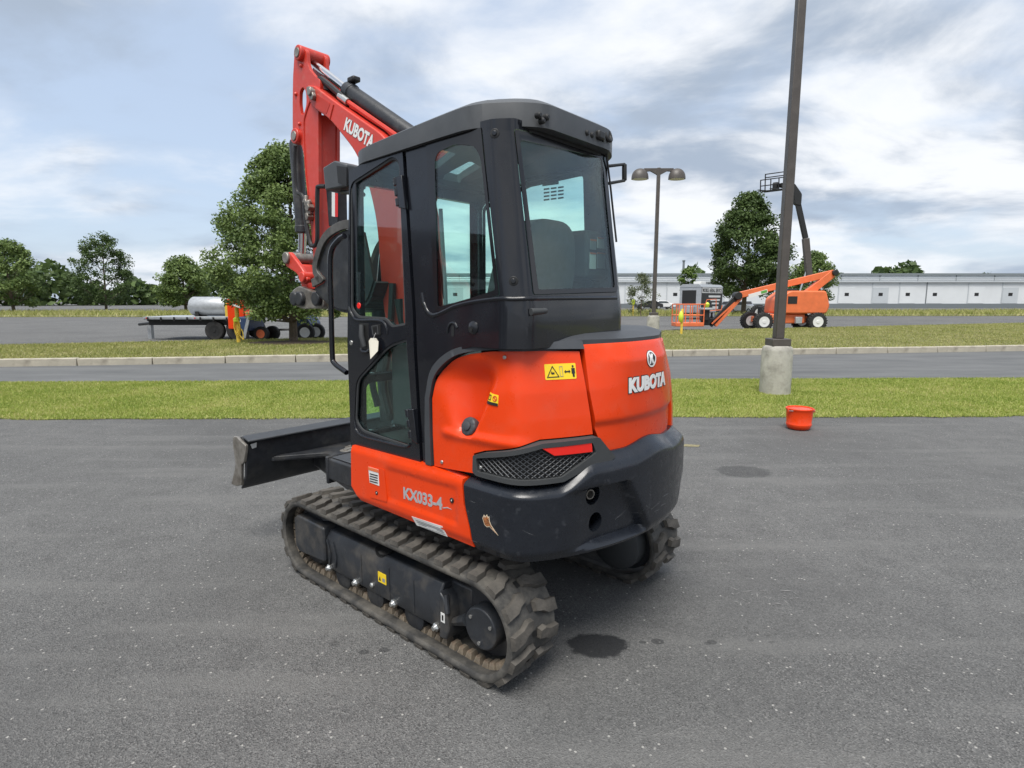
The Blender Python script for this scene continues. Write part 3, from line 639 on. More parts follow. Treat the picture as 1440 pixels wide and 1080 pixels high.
# grey seal round the arch
tr_o = [(.662, .936), (.655, 1.10)]+spl([(.655, 1.25), (.692, 1.378), (.785, 1.458), (.90, 1.499), (1.08, 1.512), (1.30, 1.516), (1.594, 1.530)], 6)
tr_i = [(.703, .936), (.692, 1.08)]+spl([(.686, 1.249), (.720, 1.357), (.812, 1.437), (.920, 1.475), (1.10, 1.492), (1.36, 1.494), (1.594, 1.488)], 6)
sheet('arch_trim', tr_o+tr_i[::-1], [], bmap(lambda s, z: Dhood(s, z)+.012, .05), TRIM, EX, cx=frange(.66, 1.58, 30), bevel=.008)

# ---- vent grille with the red reflector
Dg = lambda s, z: -.016-.012*sm(1.2, 1.6, s)
GP = [(.968, 1.032), (1.03, 1.054), (1.331, 1.118), (1.612, 1.116), (1.662, 1.062), (1.712, 1.014), (1.64, .985), (1.545, .985), (1.43, .944), (.985, .944), (.964, .958)]
GI = [(.988, 1.022), (1.331, 1.098), (1.575, 1.096), (1.595, 1.05), (1.42, .965), (.995, .965)]
gr = sheet('vent_frame', rnd(GP, .01, 3), [rnd(GI, .008, 3)], bmap(Dg, .06), MATTE, EX, cx=frange(.96, 1.7, 26), bevel=.004)
sheet('vent_backing', inset_poly(GI, -.005), [], bmap(lambda s, z: Dg(s, z)-.03, .01), INK, gr, cx=frange(.96, 1.7, 14))
def inside(p, poly):
    c = False
    for i in range(len(poly)):
        a_, b_ = poly[i-1], poly[i]
        if (a_[1] > p[1]) != (b_[1] > p[1]) and p[0] < (b_[0]-a_[0])*(p[1]-a_[1])/(b_[1]-a_[1])+a_[0]: c = not c
    return c
RP = [(1.326, 1.097), (1.572, 1.097), (1.578, 1.055), (1.385, 1.060)]
mw = MB(); slope = .62
for sgn in (1, -1):
    k = .80
    while k < 2.0:
        run = []; t = 0
        for i in range(80):
            s = k+sgn*(i-40)*.012; z = 1.03+(i-40)*.012*slope
            ok = inside((s, z), GI) and not inside((s, z), RP)
            if ok: run.append((s, z))
            if (not ok or i == 79) and len(run) > 1:
                pts = [(*bpt(a_, Dg(a_, b_)-.012-(.001 if sgn > 0 else 0)), b_) for a_, b_ in (run[::4]+[run[-1]])]
                mw.tube(pts, .0022, 4); run = []
            elif not ok: run = []
        k += .034
wm = mw.build('vent_mesh', TRIM, gr); wm['kind'] = 'stuff'
rf = sheet('reflector', RP, [], bmap(lambda s, z: Dg(s, z)-.002, .012), REFL, gr, cx=frange(1.32, 1.58, 12), bevel=.002)
s, z = (1.01, .985); disc('screw', (*bpt(s, -.03), z), bnorm(s), .008, .012, BOLT, gr, n=8)

# ---- counterweight
def cw_top(s):
    c = BMID-abs(s-BMID); return .922+.113*sm(1.40, 1.60, c)+.025*sm(1.8, 2.0, c)
def cw_bot(s):
    return .612+.05*sm(2.18, 2.34, s)+.10*sm(2.30, 2.42, s)*(1-sm(2.75, 2.9, s))
def Dcw(s, z):
    tp = cw_top(s); wd = .040+.045*sm(1.42, 1.62, BMID-abs(s-BMID)); d = -(.045+.02*sm(1.42, 1.62, BMID-abs(s-BMID)))*sm(tp-wd, tp+.012, z)**1.5-.022*sm(.66, .60, z)
    c = BMID-abs(s-BMID)
    right = 1.765+(.895-z)*.62; top = .898
    if s < right+.03: d -= .058*sm(1.40, 1.66, s)*sm(right+.024, right-.020, s)*sm(top+.012, top-.010, z)*sm(.628, .650, z)
    d -= .012*sm(.93, .9, s)*0
    return d
def cwz(s, t): return cw_bot(s)+t*(cw_top(s)-cw_bot(s))
def cwt(s, z): return (z-cw_bot(s))/(cw_top(s)-cw_bot(s))
CWO = [(.985, 0), (.966, .28), (.935, .60), (.924, .945), (.930, 1.0)]
CWP = CWO+[(BS[-1]-a, b) for a, b in CWO[::-1]]
H1 = [(s, cwt(s, z)) for s, z in ell(1.597, .857, .048, .046, 24)]; H2 = [(s, cwt(s, z)) for s, z in ell(1.617, .727, .044, .044, 24)]
def cwmap(s, q, t):
    z = cwz(s, q); x, y = bpt(s, Dcw(s, z)-.13*t); return (x, y, z)
cw = sheet('counterweight', CWP, [H1, H2], cwmap, CWM, EX, cx=frange(.93, 2.6, 130)+frange(2.6, BS[-1]-.93, 20), cy=frange(0, .78, 26)+frange(.78, 1, 20), bevel=.008, ang=50)
for (s, z), r_ in (((1.597, .857), .052), ((1.617, .727), .047)):
    nrm = bnorm(s); p = Vector((*bpt(s, Dcw(s, z)-.10), z)); MB().cyl(p, p+nrm*.01, r_*1.1, n=24).build('pocket_floor', VOID, cw)  # near-black floor paints in the shade deep inside the pockets
s, z = 1.597, .857; nrm = bnorm(s); p = Vector((*bpt(s, Dcw(s, z)-.10), z-.004))
MB().lathe([(.022, 0), (.022, .085), (.018, .085), (.018, .02)], p, nrm, 18).build('exhaust_pipe', STEEL, cw)
s = 1.49; z = .925; MB().lathe([(.026, -.01), (.026, .004), (.016, .005), (.015, .001)], (*bpt(s, -.075), .914), (0, 0, 1), 18).build('plug', CWM, cw)
rust = [(1.040, .772), (1.049, .790), (1.056, .783), (1.066, .795), (1.072, .786), (1.080, .790), (1.083, .768), (1.093, .752), (1.108, .738), (1.130, .718), (1.100, .733), (1.082, .744), (1.066, .738), (1.052, .745), (1.046, .757)]
rc = patch('paint_chip', rust, CHIPM, cw, Dcw, .001, 5)
patch('rust_spot', inset_poly(rust, .004), RUST, rc, Dcw, .002, 5)
rgs = random.Random(5)
for k in range(15):                       # scrapes
    s = rgs.uniform(.96, 2.1); z = rgs.uniform(.64, .86); ln = rgs.uniform(.02, .11); an = rgs.choice((rgs.uniform(-.15, .15), rgs.uniform(-1.2, 1.2)))
    if 1.5 < s < 1.72: continue
    ex2, ez2 = s+ln*math.cos(an), z+ln*math.sin(an)*.6; wd = rgs.uniform(.0005, .0012)
    patch('scratch', [(s, z), ((s+ex2)/2, (z+ez2)/2-wd), (ex2, ez2), ((s+ex2)/2, (z+ez2)/2+wd)], SCRATCH, cw, Dcw, .0008, 3, .0006)

# ================================================================== cab
CL, CR, CF, CB = .71, -.24, .245, -.97
def cl_(z): return CL-.03*clip01((z-1.45)/.9)
def cr_(z): return CR+.03*clip01((z-1.45)/.9)
def cf_(z): return CF-.055*clip01((z-.9)/1.45)
def cb_(z): return CB+.10*clip01((z-1.65)/.70)
CSG = [(CF, CL), (-.88, CL), (CB, .655), (CB, -.06), (-.84, CR), (CF, CR)]
CS, CP, CN = mkplan(CSG, .016, .004)
def cabp(s, z, d=0):
    x = np.interp(s, CS, CP[:, 0])+np.interp(s, CS, CN[:, 0])*d; y = np.interp(s, CS, CP[:, 1])+np.interp(s, CS, CN[:, 1])*d
    fx = (x-CF)/(CB-CF); fy = (y-CR)/(CL-CR); return (cf_(z)+fx*(cb_(z)-cf_(z)), cr_(z)+fy*(cl_(z)-cr_(z)), z)
def cmap(d, th): return lambda s, z, t: cabp(s, z, d-t*th)
def LS(u, z): return (u-cf_(z))/(cb_(z)-cf_(z))*(CF-CB)
_rear0 = 1.125+.1055
def RS(v, z): return _rear0+.655-(CR+(v-cr_(z))/(cl_(z)-cr_(z))*(CL-CR))
def pL(x, y):
    u, z = V(x, y, .70)
    u, z = V(x, y, cl_(z)); return (LS(u, z), z)
def pR(x, y):
    v, z = U(x, y, -.93); v, z = U(x, y, cb_(z)); return (RS(v, z), z)
sw = rnd([pL(599, 190), pL(678, 178.5), pL(703, 416), pL(665, 425), pL(612, 441)], [.055, .015, .015, .06, .035])
rw = rnd([pR(723, 180), pR(853, 212), pR(868, 411), pR(748, 415)], [.012, .03, .03, .015])
def pQ(x, y): u, z = V(x, y, -.225); return (CS[-1]-LS(u, z), z)
right_w = rnd([pQ(829, 408), (3.17, 1.28), (3.165, 2.27), (pQ(748, 256)[0], pQ(748, 256)[1]), pQ(829, 238)], [.04, .05, .05, 0, .06])
S_END = CS[-1]
d_e = [pL(595.5, 652), pL(583.5, 420), pL(570, 200)]
arch = [(LS(u, z), z) for u, z in spl([(-.47, 1.495-.0), (-.60, 1.497), (-.70, 1.505)], 3)]
CFP = [d_e[0], d_e[1], d_e[2], (S_END-.40, 2.40), (S_END, 2.33), (S_END, .95), (2.45, .95), (2.40, 1.50), (1.30, 1.50), (LS(-.70, 1.5), 1.50)]+[(LS(u, z), z) for u, z in ((-.57, 1.47), (-.50, 1.41), (-.45, 1.32), (-.432, 1.22), (-.435, .925))]
ccx = frange(1.05, 1.30, 16)+frange(1.88, 2.25, 14)+frange(.5, 1.05, 4); ccy = frange(1.4, 1.7, 5)+frange(1.7, 2.4, 5)
cab = sheet('cab_frame', CFP, [sw, rw, right_w], cmap(0, .045), CABBLK, EX, cx=ccx, cy=ccy, bevel=.006, ang=40)
def window(name, poly, frit, d=.001, th=.005, parent=EX, cx=(), cy=()):
    g_ = sheet(name, inset_poly(poly, .004), [], cmap(d-.004, th), GLASS, parent, cx=cx, cy=cy)
    sheet('glazing_border', inset_poly(poly, .003), [frit], cmap(d, .003), FRIT, g_, cx=cx, cy=cy)
    return g_
sfr = rnd([pL(612, 216), pL(641, 203), pL(668, 205), pL(677, 222), pL(697, 408), pL(660, 420), pL(616, 432)], [.05, .03, .03, .05, .012, .06, .02])
swin = window('side_window', sw, sfr, .004, cy=ccy)
rfr = rnd([pR(730, 196), pR(846, 222), pR(863, 404), pR(755, 407)], [.02, .02, .015, .01])
rwin = window('rear_window', rw, rfr, .004, cy=ccy)
window('right_window', right_w, inset_poly(right_w, .03), .002)
# raised lip under the windows, sweeping up from the door post
lip = [pL(597, 429), pL(601, 438), pL(609, 443.5), pL(622, 439), pL(640, 430.5), pL(665, 424.5), pL(700, 420)]
MB().tube([cabp(s, z, -.004) for s, z in spl([pL(593, 412), pL(595, 424)]+lip+[(1.16, 1.70), (1.24, 1.702), (1.45, 1.704), (1.90, 1.706)], 4)], .0105, 10).build('window_lip', CABBLK, cab)
def on_cab(px, py, rear=False): return pR(px, py) if rear else pL(px, py)
for px, py in ((694, 187), (718, 395)):
    s, z = pL(px, py); n_ = Vector((np.interp(s, CS, CN[:, 0]), np.interp(s, CS, CN[:, 1]), 0))
    q = disc('bolt_cup', cabp(s, z), n_, .019, .004, INK, cab, n=20); disc('bolt_head', Vector(cabp(s, z))+n_*.003, n_, .010, .007, CABBLK, cab, n=14)
# bumps below the side window
s, z = pL(637, 462); nb = MB(); 
MB().lathe([(.030, -.008), (.028, .004), (.018, .012), (.004, .014)], cabp(*pL(666, 461)), (0, 1, 0), 20).build('bump_stop', CABBLK, cab)
MB().lathe([(.009, 0), (.009, .017)], cabp(*pL(666, 463)), (0, 1, 0), 12).build('bump_stop_hole', INK, cab)
MB().tube([cabp(s+k, z+dz, .001) for k, dz in ((-.034, -.02), (-.03, .006), (-.016, .022), (0, .026), (.016, .022), (.028, .004))], .006, 8).build('slot_rim', CABBLK, cab)
sheet('slot', rnd(rect(s-.008, s+.008, z-.035, z+.012), .006), [], cmap(.002, .003), INK, cab)
hb = MB(); s, z = pL(736, 439); s2, z2 = pL(756, 438); hb.tube([cabp(s, z, .02), cabp((s+s2)/2, (z+z2)/2, .026), cabp(s2, z2, .022)], [.016, .013, .012], 10)
hb.cyl(cabp(s+.01, z, -.01), cabp(s+.01, z, .02), .008); hb.cyl(cabp(s2-.01, z, -.01), cabp(s2-.01, z, .02), .008); hb.build('window_latch', MATTE, cab, bevel=.002)

# ---- front frame and windshield
def fmap(dx, th): return lambda y, z, t: (cf_(z)+dx-t*th, y, z)
ff = sheet('front_frame', rect(-.235, .685, .92, 2.345), [rnd(rect(-.205, .635, 1.30, 2.28), .05), rnd(rect(-.205, .635, .98, 1.25), .04)], fmap(0, .05), CABBLK, EX, bevel=.006)
sheet('windshield', rect(-.21, .645, 1.29, 2.30), [], fmap(-.02, .005), GLASS, EX)
sheet('lower_windshield', rect(-.21, .645, .97, 1.26), [], fmap(-.02, .005), GLASS, EX)

# ---- door with two panes
dr = [pL(495.5, 628), pL(484.5, 244), pL(567, 203), pL(581, 420), pL(593, 652)]
DO = rnd([dr[0], dr[1], dr[2], dr[3], dr[4]], [.02, .05, .05, 0, .015])
W1 = rnd([pL(494, 258), pL(553, 220), pL(563, 226), pL(572, 457), pL(551, 461), pL(543, 449.5), pL(503, 447), pL(494, 434)], [.05, .05, .03, .01, .03, .03, .03, .02])
W2 = rnd([pL(573.5, 476), pL(547, 485), pL(502.5, 534), pL(500, 592), pL(509, 607), pL(576, 630), pL(584, 616)], [.015, .06, .05, .03, .04, .03, .03])
door = sheet('door', DO, [W1, W2], cmap(.008, .045), CABBLK, EX, cy=ccy, bevel=.007, ang=40)
def dglass(name, poly): 
    g_ = sheet(name, inset_poly(poly, -.008), [], cmap(-.010, .005), GLASS, door); 
    sheet('glazing_seal', inset_poly(poly, -.006), [inset_poly(poly, .011)], cmap(.002, .008), MATTE, g_, bevel=.002); return g_
dglass('upper_pane', W1); dglass('lower_pane', W2)
# pressed rims that catch the light
def rim_line(name, pix, r=.007): MB().tube([cabp(*p, .009) for p in spl([pL(*q) for q in pix], 5)], r, 8).build(name, CABBLK, door)
rim_line('pressed_rim', [(493, 432), (497, 442), (505, 449.5), (530, 450), (540, 452), (545.5, 460), (546, 470)])
rim_line('pressed_rim', [(500, 592), (503, 604), (514, 613), (545, 621.5), (572, 627.5), (579, 624)])
# latch, lock, hinge, tag
hm_ = sheet('latch_recess', rnd([pL(507, 454), pL(520, 454), pL(522, 491), pL(509, 490)], .012), [], cmap(.0095, .003), INK, door)
hs0, hz0 = pL(513, 457); hs1, hz1 = pL(517, 487)
MB().tube([cabp(hs0, hz0, .02), cabp((hs0+hs1)/2, (hz0+hz1)/2, .028), cabp(hs1, hz1, .02)], [.012, .014, .012], 10).build('door_handle', MATTE, door)
MB().tube([cabp(*pL(x, y), .012) for x, y in ((510, 490), (513, 494), (519, 494.5), (523, 491))], .007, 8).build('latch_lip', CABBLK, door)
disc('snap_button', cabp(*pL(496, 482)), (0, 1, 0), .013, .012, BOLT, door, n=16)
disc('red_dot', cabp(*pL(502.5, 430), -.009), (0, 1, 0), .016, .002, REFL, door, n=20)
lk = sheet('lock_plate', rnd([pL(526, 457), pL(537, 456), pL(538, 471), pL(527, 472)], .006), [], cmap(.013, .006), INK, door, bevel=.002)
MB().tube([cabp(*pL(x, y), .022) for x, y in ((528, 459), (536, 458), (537, 469), (530, 471))], .003, 6, closed=True).build('key_ring', MATTE, lk)
def hinge(t, b, wd):
    (s0, z0), (s1, z1) = pL(*t), pL(*b); hb = sheet('hinge', [(s0, z0), (s0+wd, z0+.005), (s1+wd, z1-.012), (s1, z1)], [], cmap(.022, .02), CABBLK, door, bevel=.004)
    for k in range(3):
        a_ = k/3+.03; b_ = k/3+.27; MB().cyl(cabp(s0+(s1-s0)*a_-.004, z0+(z1-z0)*a_, .016), cabp(s0+(s1-s0)*b_-.004, z0+(z1-z0)*b_, .016), .012, n=12).build('hinge_knuckle', CABBLK, hb, bevel=.002)
hinge((560, 250), (565, 293), .055); hinge((577, 574), (583, 618), .045)

# ---- grab rail in front of the door
hr = [V(487, 332, .70), V(474, 337, .72), V(464, 352, .72), V(462, 380, .72), V(463.5, 440, .72), V(465, 497, .72), V(468, 511, .72), V(487.5, 524, .71)]
MB().tube([(u, .71, z) for u, z in spl(hr, 5)], .0145, 12).build('grab_rail', CABBLK, EX)

# ---- roof with two skylights
def rmap():
    O = np.array(ROOFO)
    def dist(x, y):
        d = 9
        for i in range(len(O)):
            a_, b_ = O[i-1], O[i]; e = b_-a_; t = clip01(((x-a_[0])*e[0]+(y-a_[1])*e[1])/(e@e+1e-12)); d = min(d, math.hypot(x-a_[0]-e[0]*t, y-a_[1]-e[1]*t))
        return d
    def f(x, y, t):
        drop = .060*clip01((x+.75)/.97)**1.25
        d = dist(x, y); zt_ = 2.524-drop-.050*(1-min(1, d/.13))**1.7
        zt_ -= .036*sm(-.45, -.30, x)*sm(.64, .54, y)*sm(-.18, -.08, y)*sm(.20, .14, x)
        if t: k = sm(.06, .14, d); return (x, y, (2.383-drop*.45)*(1-k)+(zt_-.04)*k)
        return (x, y, zt_)
    return f
ROOFO = rnd([(.225, .58), (.11, .70), (-.70, .705), (-.87, .59), (-.935, .50), (-.935, .03), (-.87, -.10), (-.72, -.235), (.15, -.235), (.225, -.15)], [.06, .10, .08, .05, .05, .05, .05, .08, .08, .05], 5)
SKY1 = rnd([(-.235, .49), (-.24, .345), (.04, .235), (.07, .30), (.04, .47)], .03); SKY2 = rnd([Wp(661, 223, 2.43), Wp(677, 231, 2.43), Wp(645, 249, 2.415), Wp(621, 243, 2.415)], .03)
roof = sheet('roof', ROOFO, [SKY1, SKY2], rmap(), ROOFM, EX, cx=frange(-.93, .22, 36), cy=frange(-.235, .705, 30), bevel=.014, ang=60, seg=3)
for q in (SKY1, SKY2): sheet('skylight_pane', inset_poly(q, -.006), [], lambda x, y, t: (x, y, 2.470-.060*clip01((x+.75)/.97)**1.25-.005*t), GLASS, roof)
# black strip standing in for the shadow between roof and frame
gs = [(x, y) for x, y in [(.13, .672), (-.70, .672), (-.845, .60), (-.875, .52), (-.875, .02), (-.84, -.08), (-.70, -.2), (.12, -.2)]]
sheet('roof_shadow_strip', inset_poly(gs, -.002), [inset_poly(gs, .03)], lambda x, y, t: (x, y, 2.40-(.030 if t else 0)*1.0-.06*sm(-.1, .3, x)), INK, EX)
# rear roof fittings
def rr(px, py): v, z = U(px, py, -.93); return v, z
for px, py in ((757, 162), (768, 165), (762, 170), (824, 187), (831, 190)):
    v_, z_ = rr(px, py); MB().lathe([(.013, -.01), (.013, .008), (.007, .014)], (-.93, v_, z_), (-1, 0, 0), 12).build('roof_bolt', INK, roof)
v_, z_ = rr(840, 191); MB().box(-.955, -.925, v_-.03, v_+.02, z_-.018, z_+.02).build('antenna_bracket', INK, roof, bevel=.008)
v_, z_ = rr(853, 191); cen = Vector((-.93, v_-.01, z_+.004)); MB().tube([cen+Vector((.012*math.sin(k), -.022*math.cos(k), .026*math.sin(k))) for k in np.linspace(0, 2*math.pi, 17)[:-1]], .009, 8, closed=True).build('lifting_eye', INK, roof)
MB().tube([(-.94, *U(848, 197, -.94))]+[cabp(*pR(x, y), .012) for x, y in ((849, 214), (853, 236), (858, 265), (863, 300), (866, 340))], .005, 6).build('antenna_cable', INK, EX)
# right mirror bracket
mp4 = [(-.76, *U(px_, py_, -.76)) for px_, py_ in ((852, 234), (878, 231), (878, 254), (855, 258))]; mb_ = MB().tube(mp4, .009, 8); mb_.cyl(mp4[1], mp4[2], .014, n=8); mb_.build('mirror_bracket', INK, EX, bevel=.003)

# ---- cab interior
MB().box(-.74, .22, -.22, .66, .88, .955).build('cab_floor', MATTE, EX)
MB().box(-.86, -.74, -.20, .56, .90, 1.60).build('rear_bulkhead', MATTE, EX, bevel=.02)
seat = MB().prism(rnd([(-.72, 1.30), (-.20, 1.33), (-.17, 1.42), (-.30, 1.46), (-.70, 1.42)], .05), 'y', .0, .52).build('seat', SEATM, EX, bevel=.04, seg=3)
bk = sheet('backrest', rnd([(.09, 1.40), (.55, 1.40), (.57, 1.78), (.50, 2.05), (.14, 2.05), (.075, 1.78)], [.05, .05, .1, .17, .17, .1], 8), [], lambda y, z, t: (-.70-.12*(z-1.4)/.6+(0 if t else .11), y, z), SEATM, seat, bevel=.035, seg=4, ang=60)
con = MB().box(-.80, -.55, -.205, .0, 1.80, 2.04).build('side_console', MATTE, EX, bevel=.02)
MB().box(-.72, -.45, -.21, -.10, .95, 1.80).build('console_pedestal', MATTE, con, bevel=.02)
for (y0, y1, z0, z1, m_) in ((-.02, -.075, 1.945, 1.995, INKG), (-.085, -.16, 1.955, 2.01, PAPER), (-.02, -.075, 1.85, 1.93, PAPER), (-.085, -.16, 1.855, 1.935, INKG)):
    lb = MB().box(-.8035, -.801, y1, y0, z0, z1).build('console_label', m_, con); MB().box(-.805, -.8037, y1, y0, z1-.008, z1).build('label_header', LIFTO, lb)
for y_ in (.04, .60):
    jl = MB().box(-.35, -.05, y_-.05, y_+.05, 1.05, 1.48).build('control_box', MATTE, EX, bevel=.02); MB().tube([(-.12, y_, 1.47), (-.08, y_, 1.60), (-.07, y_, 1.70)], [.012, .014, .022], 10).build('joystick', INK, jl)
for y_ in (.22, .32): MB().tube([(.05, y_, .95), (.10, y_, 1.25), (.06, y_, 1.55)], .012, 8).build('travel_lever', INK, EX)
MB().tube([(.16, .10, 2.22), (.13, .10, 1.75), (.10, .12, 1.35)], .012, 8).build('gas_strut', GALV, EX)
MB().tube([(.168, -.03, 1.32), (.15, .10, 1.75), (.145, .14, 1.98)], .009, 6).build('wiper_arm', INK, EX)
# paper notice on the right-hand window
def rq(x0, x1, y0, y1): return [V(x0, y0+.0, -.222), V(x1, y0-4*(x1-x0)/32, -.222), V(x1, y1-4*(x1-x0)/32, -.222), V(x0, y1, -.222)]
nt_ = MB().prism(rq(763, 786, 255, 262), 'y', -.2199, -.2190).build('window_notice', INKG, EX)
for k in range(4):
    for q0, q1 in ((765, 773), (775, 783), (785, 793)): MB().prism(rq(q0, q1, 265.5+k*5-(q0-763)/8, 267.8+k*5-(q0-763)/8), 'y', -.2199, -.2190).build('notice_line', INKG, nt_)
MB().box(-.80, -.78, .50, .54, 2.18, 2.26).build('roof_lamp', PAPER, EX, bevel=.004)

# ---- work light and hose guard by the front post
wlx = MB().prism(rnd([V(456, 236, .56), V(472, 226, .56), V(489, 231, .56), V(489, 262, .56), V(459, 268, .56)], .01), 'y', .44, .57).build('work_light', ROOFM, EX, bevel=.008)
MB().prism([V(473, 233, .575), V(487, 235, .575), V(487, 262, .575), V(475, 257, .575)], 'y', .565, .574).build('lamp_lens', INK, wlx)
MB().tube([(.20, .60, 2.24), (.40, .55, 2.28), (.52, .52, 2.30)], .012, 8).build('lamp_bracket', INK, wlx)

# ================================================================== boom, arm, bucket
def pv(pix, v): return [V(x, y, v) for x, y in pix]
BV = .115
boomp = pv([(431, 119), (441.7, 120.5), (469, 141.4), (505, 166.5), (541, 191)], BV)
boomb = pv([(500, 213.4), (463, 166.7), (443.6, 154), (433, 140)], BV)
BOOM = boomp+[(.52, 2.52), (.40, 2.22), (.38, 1.6), (.40, 1.05), (.50, .92), (.62, .95), (.66, 1.35), (.73, 1.7), (.76, 2.2), (.84, 2.45)]+boomb
boom = MB().prism(rnd(BOOM, [.03, .02, .1, .1, .1, .12, .12, .1, .08, .05, .05, .1, .1, .12, .1, .1, .1, .03, .03], 4), 'y', -BV, BV).build('boom', BOOMRED, EX, bevel=.008)
# fork pocket plate, lug plate and cast rib on the boom side
MB().prism(rnd(pv([(430, 122), (435, 120.5), (440, 134), (438, 141), (434.5, 139), (430, 128)], BV+.03), .015), 'y', BV, BV+.028).build('pin_retainer', STEEL, boom, bevel=.004)
uu, zz = V(433.5, 128.5, BV+.04); MB().cyl((uu, -BV-.03, zz), (uu, BV+.04, zz), .026).build('arm_pivot_pin', STEEL, boom, bevel=.004)
MB().prism(rnd(pv([(446, 133), (464.5, 145.5), (459, 160.5), (443.5, 150.5)], BV), .012), 'y', BV-.004, BV+.002).build('fork_recess', pmat('boom_red_shaded_casting', (.52, .036, .018), .5, var=.1), boom)  # shade of the recess painted as a darker red on a flat plate
MB().tube([(u, BV+.002, z) for u, z in pv([(469.5, 147), (464, 168)], BV)], .005, 6).build('weld_seam', BOOMRED, boom)
# lettering on the boom's left side
(ua, za), (ub, zb) = V(483.5, 182.5, BV), V(519, 207.5, BV); dirv = Vector((ub-ua, zb-za)).normalized(); ln = math.hypot(*(np.array(V(523, 211, BV))-np.array((ua, za)))); perp = Vector((-dirv.y, dirv.x)); perp = perp if perp.y > 0 else -perp
bmapp = lambda x, y, t: (ua+dirv.x*x+perp.x*y, BV+.003-t*.002, za+dirv.y*x+perp.y*y)
_, rb = lettering('brand_lettering', 'KUBOTA', 0, ln, 0, .082, bmapp, WHITE, boom, offset=.035, space=1.0)
lettering('brand_lettering_outline', 'KUBOTA', 0, ln, 0, .082, lambda x, y, t: (ua+dirv.x*x+perp.x*y, BV+.0012-t*.001, za+dirv.y*x+perp.y*y), INKG, boom, offset=.06, space=1.0, ref=rb)
# pipes along the boom's back
for k, dv in enumerate((.055, .02, -.02)):
    MB().tube([(u+.01, dv, z+.035) for u, z in pv([(496, 157), (505, 162)], .05)]+[(u, dv, z+.045) for u, z in pv([(520, 176), (545, 192)], .05)]+[(.50, dv, 2.60)], .014, 8).build('boom_pipe', BOOMRED, boom)
# arm
AV = .088
Lf = [(414, 76), (420, 66.5), (428, 68), (431, 72), (432.3, 89), (436, 99), (443.6, 108), (449.5, 112), (450.5, 121), (449, 135), (447.5, 157), (448, 250), (448, 352), (463, 392), (466, 420), (458, 430), (447, 428), (442.8, 383), (437, 320), (434, 286), (431, 250), (427, 215), (424, 204), (416, 194), (411.5, 182), (411.5, 140), (412, 108)]
hole = [V(*q, AV) for q in ((425.5, 121.5), (421.5, 128), (421, 147), (423.5, 161.5), (427, 160.5), (431, 148), (430.5, 128))]
LFP = [V(x, y, AV) for x, y in Lf]
arm = sheet('arm', rnd(LFP, .02, 3), [rnd(hole, .04, 5)], lambda u, z, t: (u, AV-.026*t, z), BOOMRED, EX, bevel=.006)
sheet('arm_plate', rnd(LFP, .02, 3), [rnd(hole, .04, 5)], lambda u, z, t: (u, -AV+.026*t, z), BOOMRED, arm, bevel=.006)
core = [V(x, y, AV) for x, y in ((446.5, 160), (447, 250), (447, 352), (460, 395), (462, 418), (450, 424), (444.5, 383), (438.5, 320), (435.5, 286), (432.5, 250), (428.5, 215), (428, 200), (432, 172), (438, 158))]
MB().prism(core, 'y', -AV+.02, AV-.02).build('arm_box', BOOMRED, arm, bevel=.006)
MB().prism([V(x, y, AV) for x, y in ((413.5, 168), (417, 168), (417, 180), (413.5, 180))], 'y', -AV+.02, AV-.02).build('arm_front_web', BOOMRED, arm)
MB().tube([(u, AV+.002, z) for u, z in spl(pv([(437, 141), (431, 158), (427.5, 178), (430, 235), (434, 275)], AV), 5)], .006, 6).build('weld_seam', BOOMRED, arm)
for (x, y), r_, ov in (((418, 73.5), .052, .03), ((413.5, 191), .055, .03)):
    u, z = V(x, y, AV+.03); b_ = MB().cyl((u, -AV-ov, z), (u, AV+ov, z), r_).build('pin_boss', BOOMRED, arm, bevel=.006); MB().cyl((u, AV+ov-.002, z), (u, AV+ov+.008, z), r_*.62).build('pin', STEEL, b_, bevel=.003)
for x, y in ((424, 92.5), (416.5, 132.5), (421.5, 174.5), (424.5, 73.5)):
    u, z = V(x, y, AV); MB().lathe([(.014, -.004), (.014, .008), (.007, .016)], (u, AV, z), (0, 1, 0), 10).build('grease_nipple', BOOMRED, arm)
# arm cylinder on the boom's back
c0 = Vector((V(428, 79, 0)[0], 0, V(428, 79, 0)[1])); c1 = Vector((V(491, 128, 0)[0], 0, V(491, 128, 0)[1])); c2 = Vector((V(562, 178, 0)[0], 0, V(562, 178, 0)[1])); dd = (c2-c1).normalized()
ac = MB().lathe([(.030, -.03), (.056, -.02), (.060, 0), (.060, .05), (.052, .055), (.052, 1.0), (.045, 1.02)], c1, dd, 24).build('arm_cylinder', DARK, EX, bevel=.003)
MB().cyl(c0, c1, .027).build('piston_rod', CHROME, ac); MB().lathe([(.03, -.055), (.052, -.04), (.052, .04), (.03, .055)], c0, (0, 1, 0), 20).build('rod_eye', DARK, ac, bevel=.004)
ce = c1+dd*1.03; MB().prism(rnd([(ce.x+.06, ce.z+.07), (ce.x-.05, ce.z+.06), (ce.x-.06, ce.z-.05), (.40, 2.28), (.62, 2.60)], .03), 'y', -.075, .075).build('cylinder_bracket', BOOMRED, boom, bevel=.008); MB().cyl((ce.x, -.095, ce.z), (ce.x, .095, ce.z), .03).build('cylinder_pin', STEEL, ac, bevel=.003)
MB().box(c1.x-.10, c1.x-.02, -.03, .03, c1.z+.04, c1.z+.075).build('port_block', INK, ac, bevel=.01)
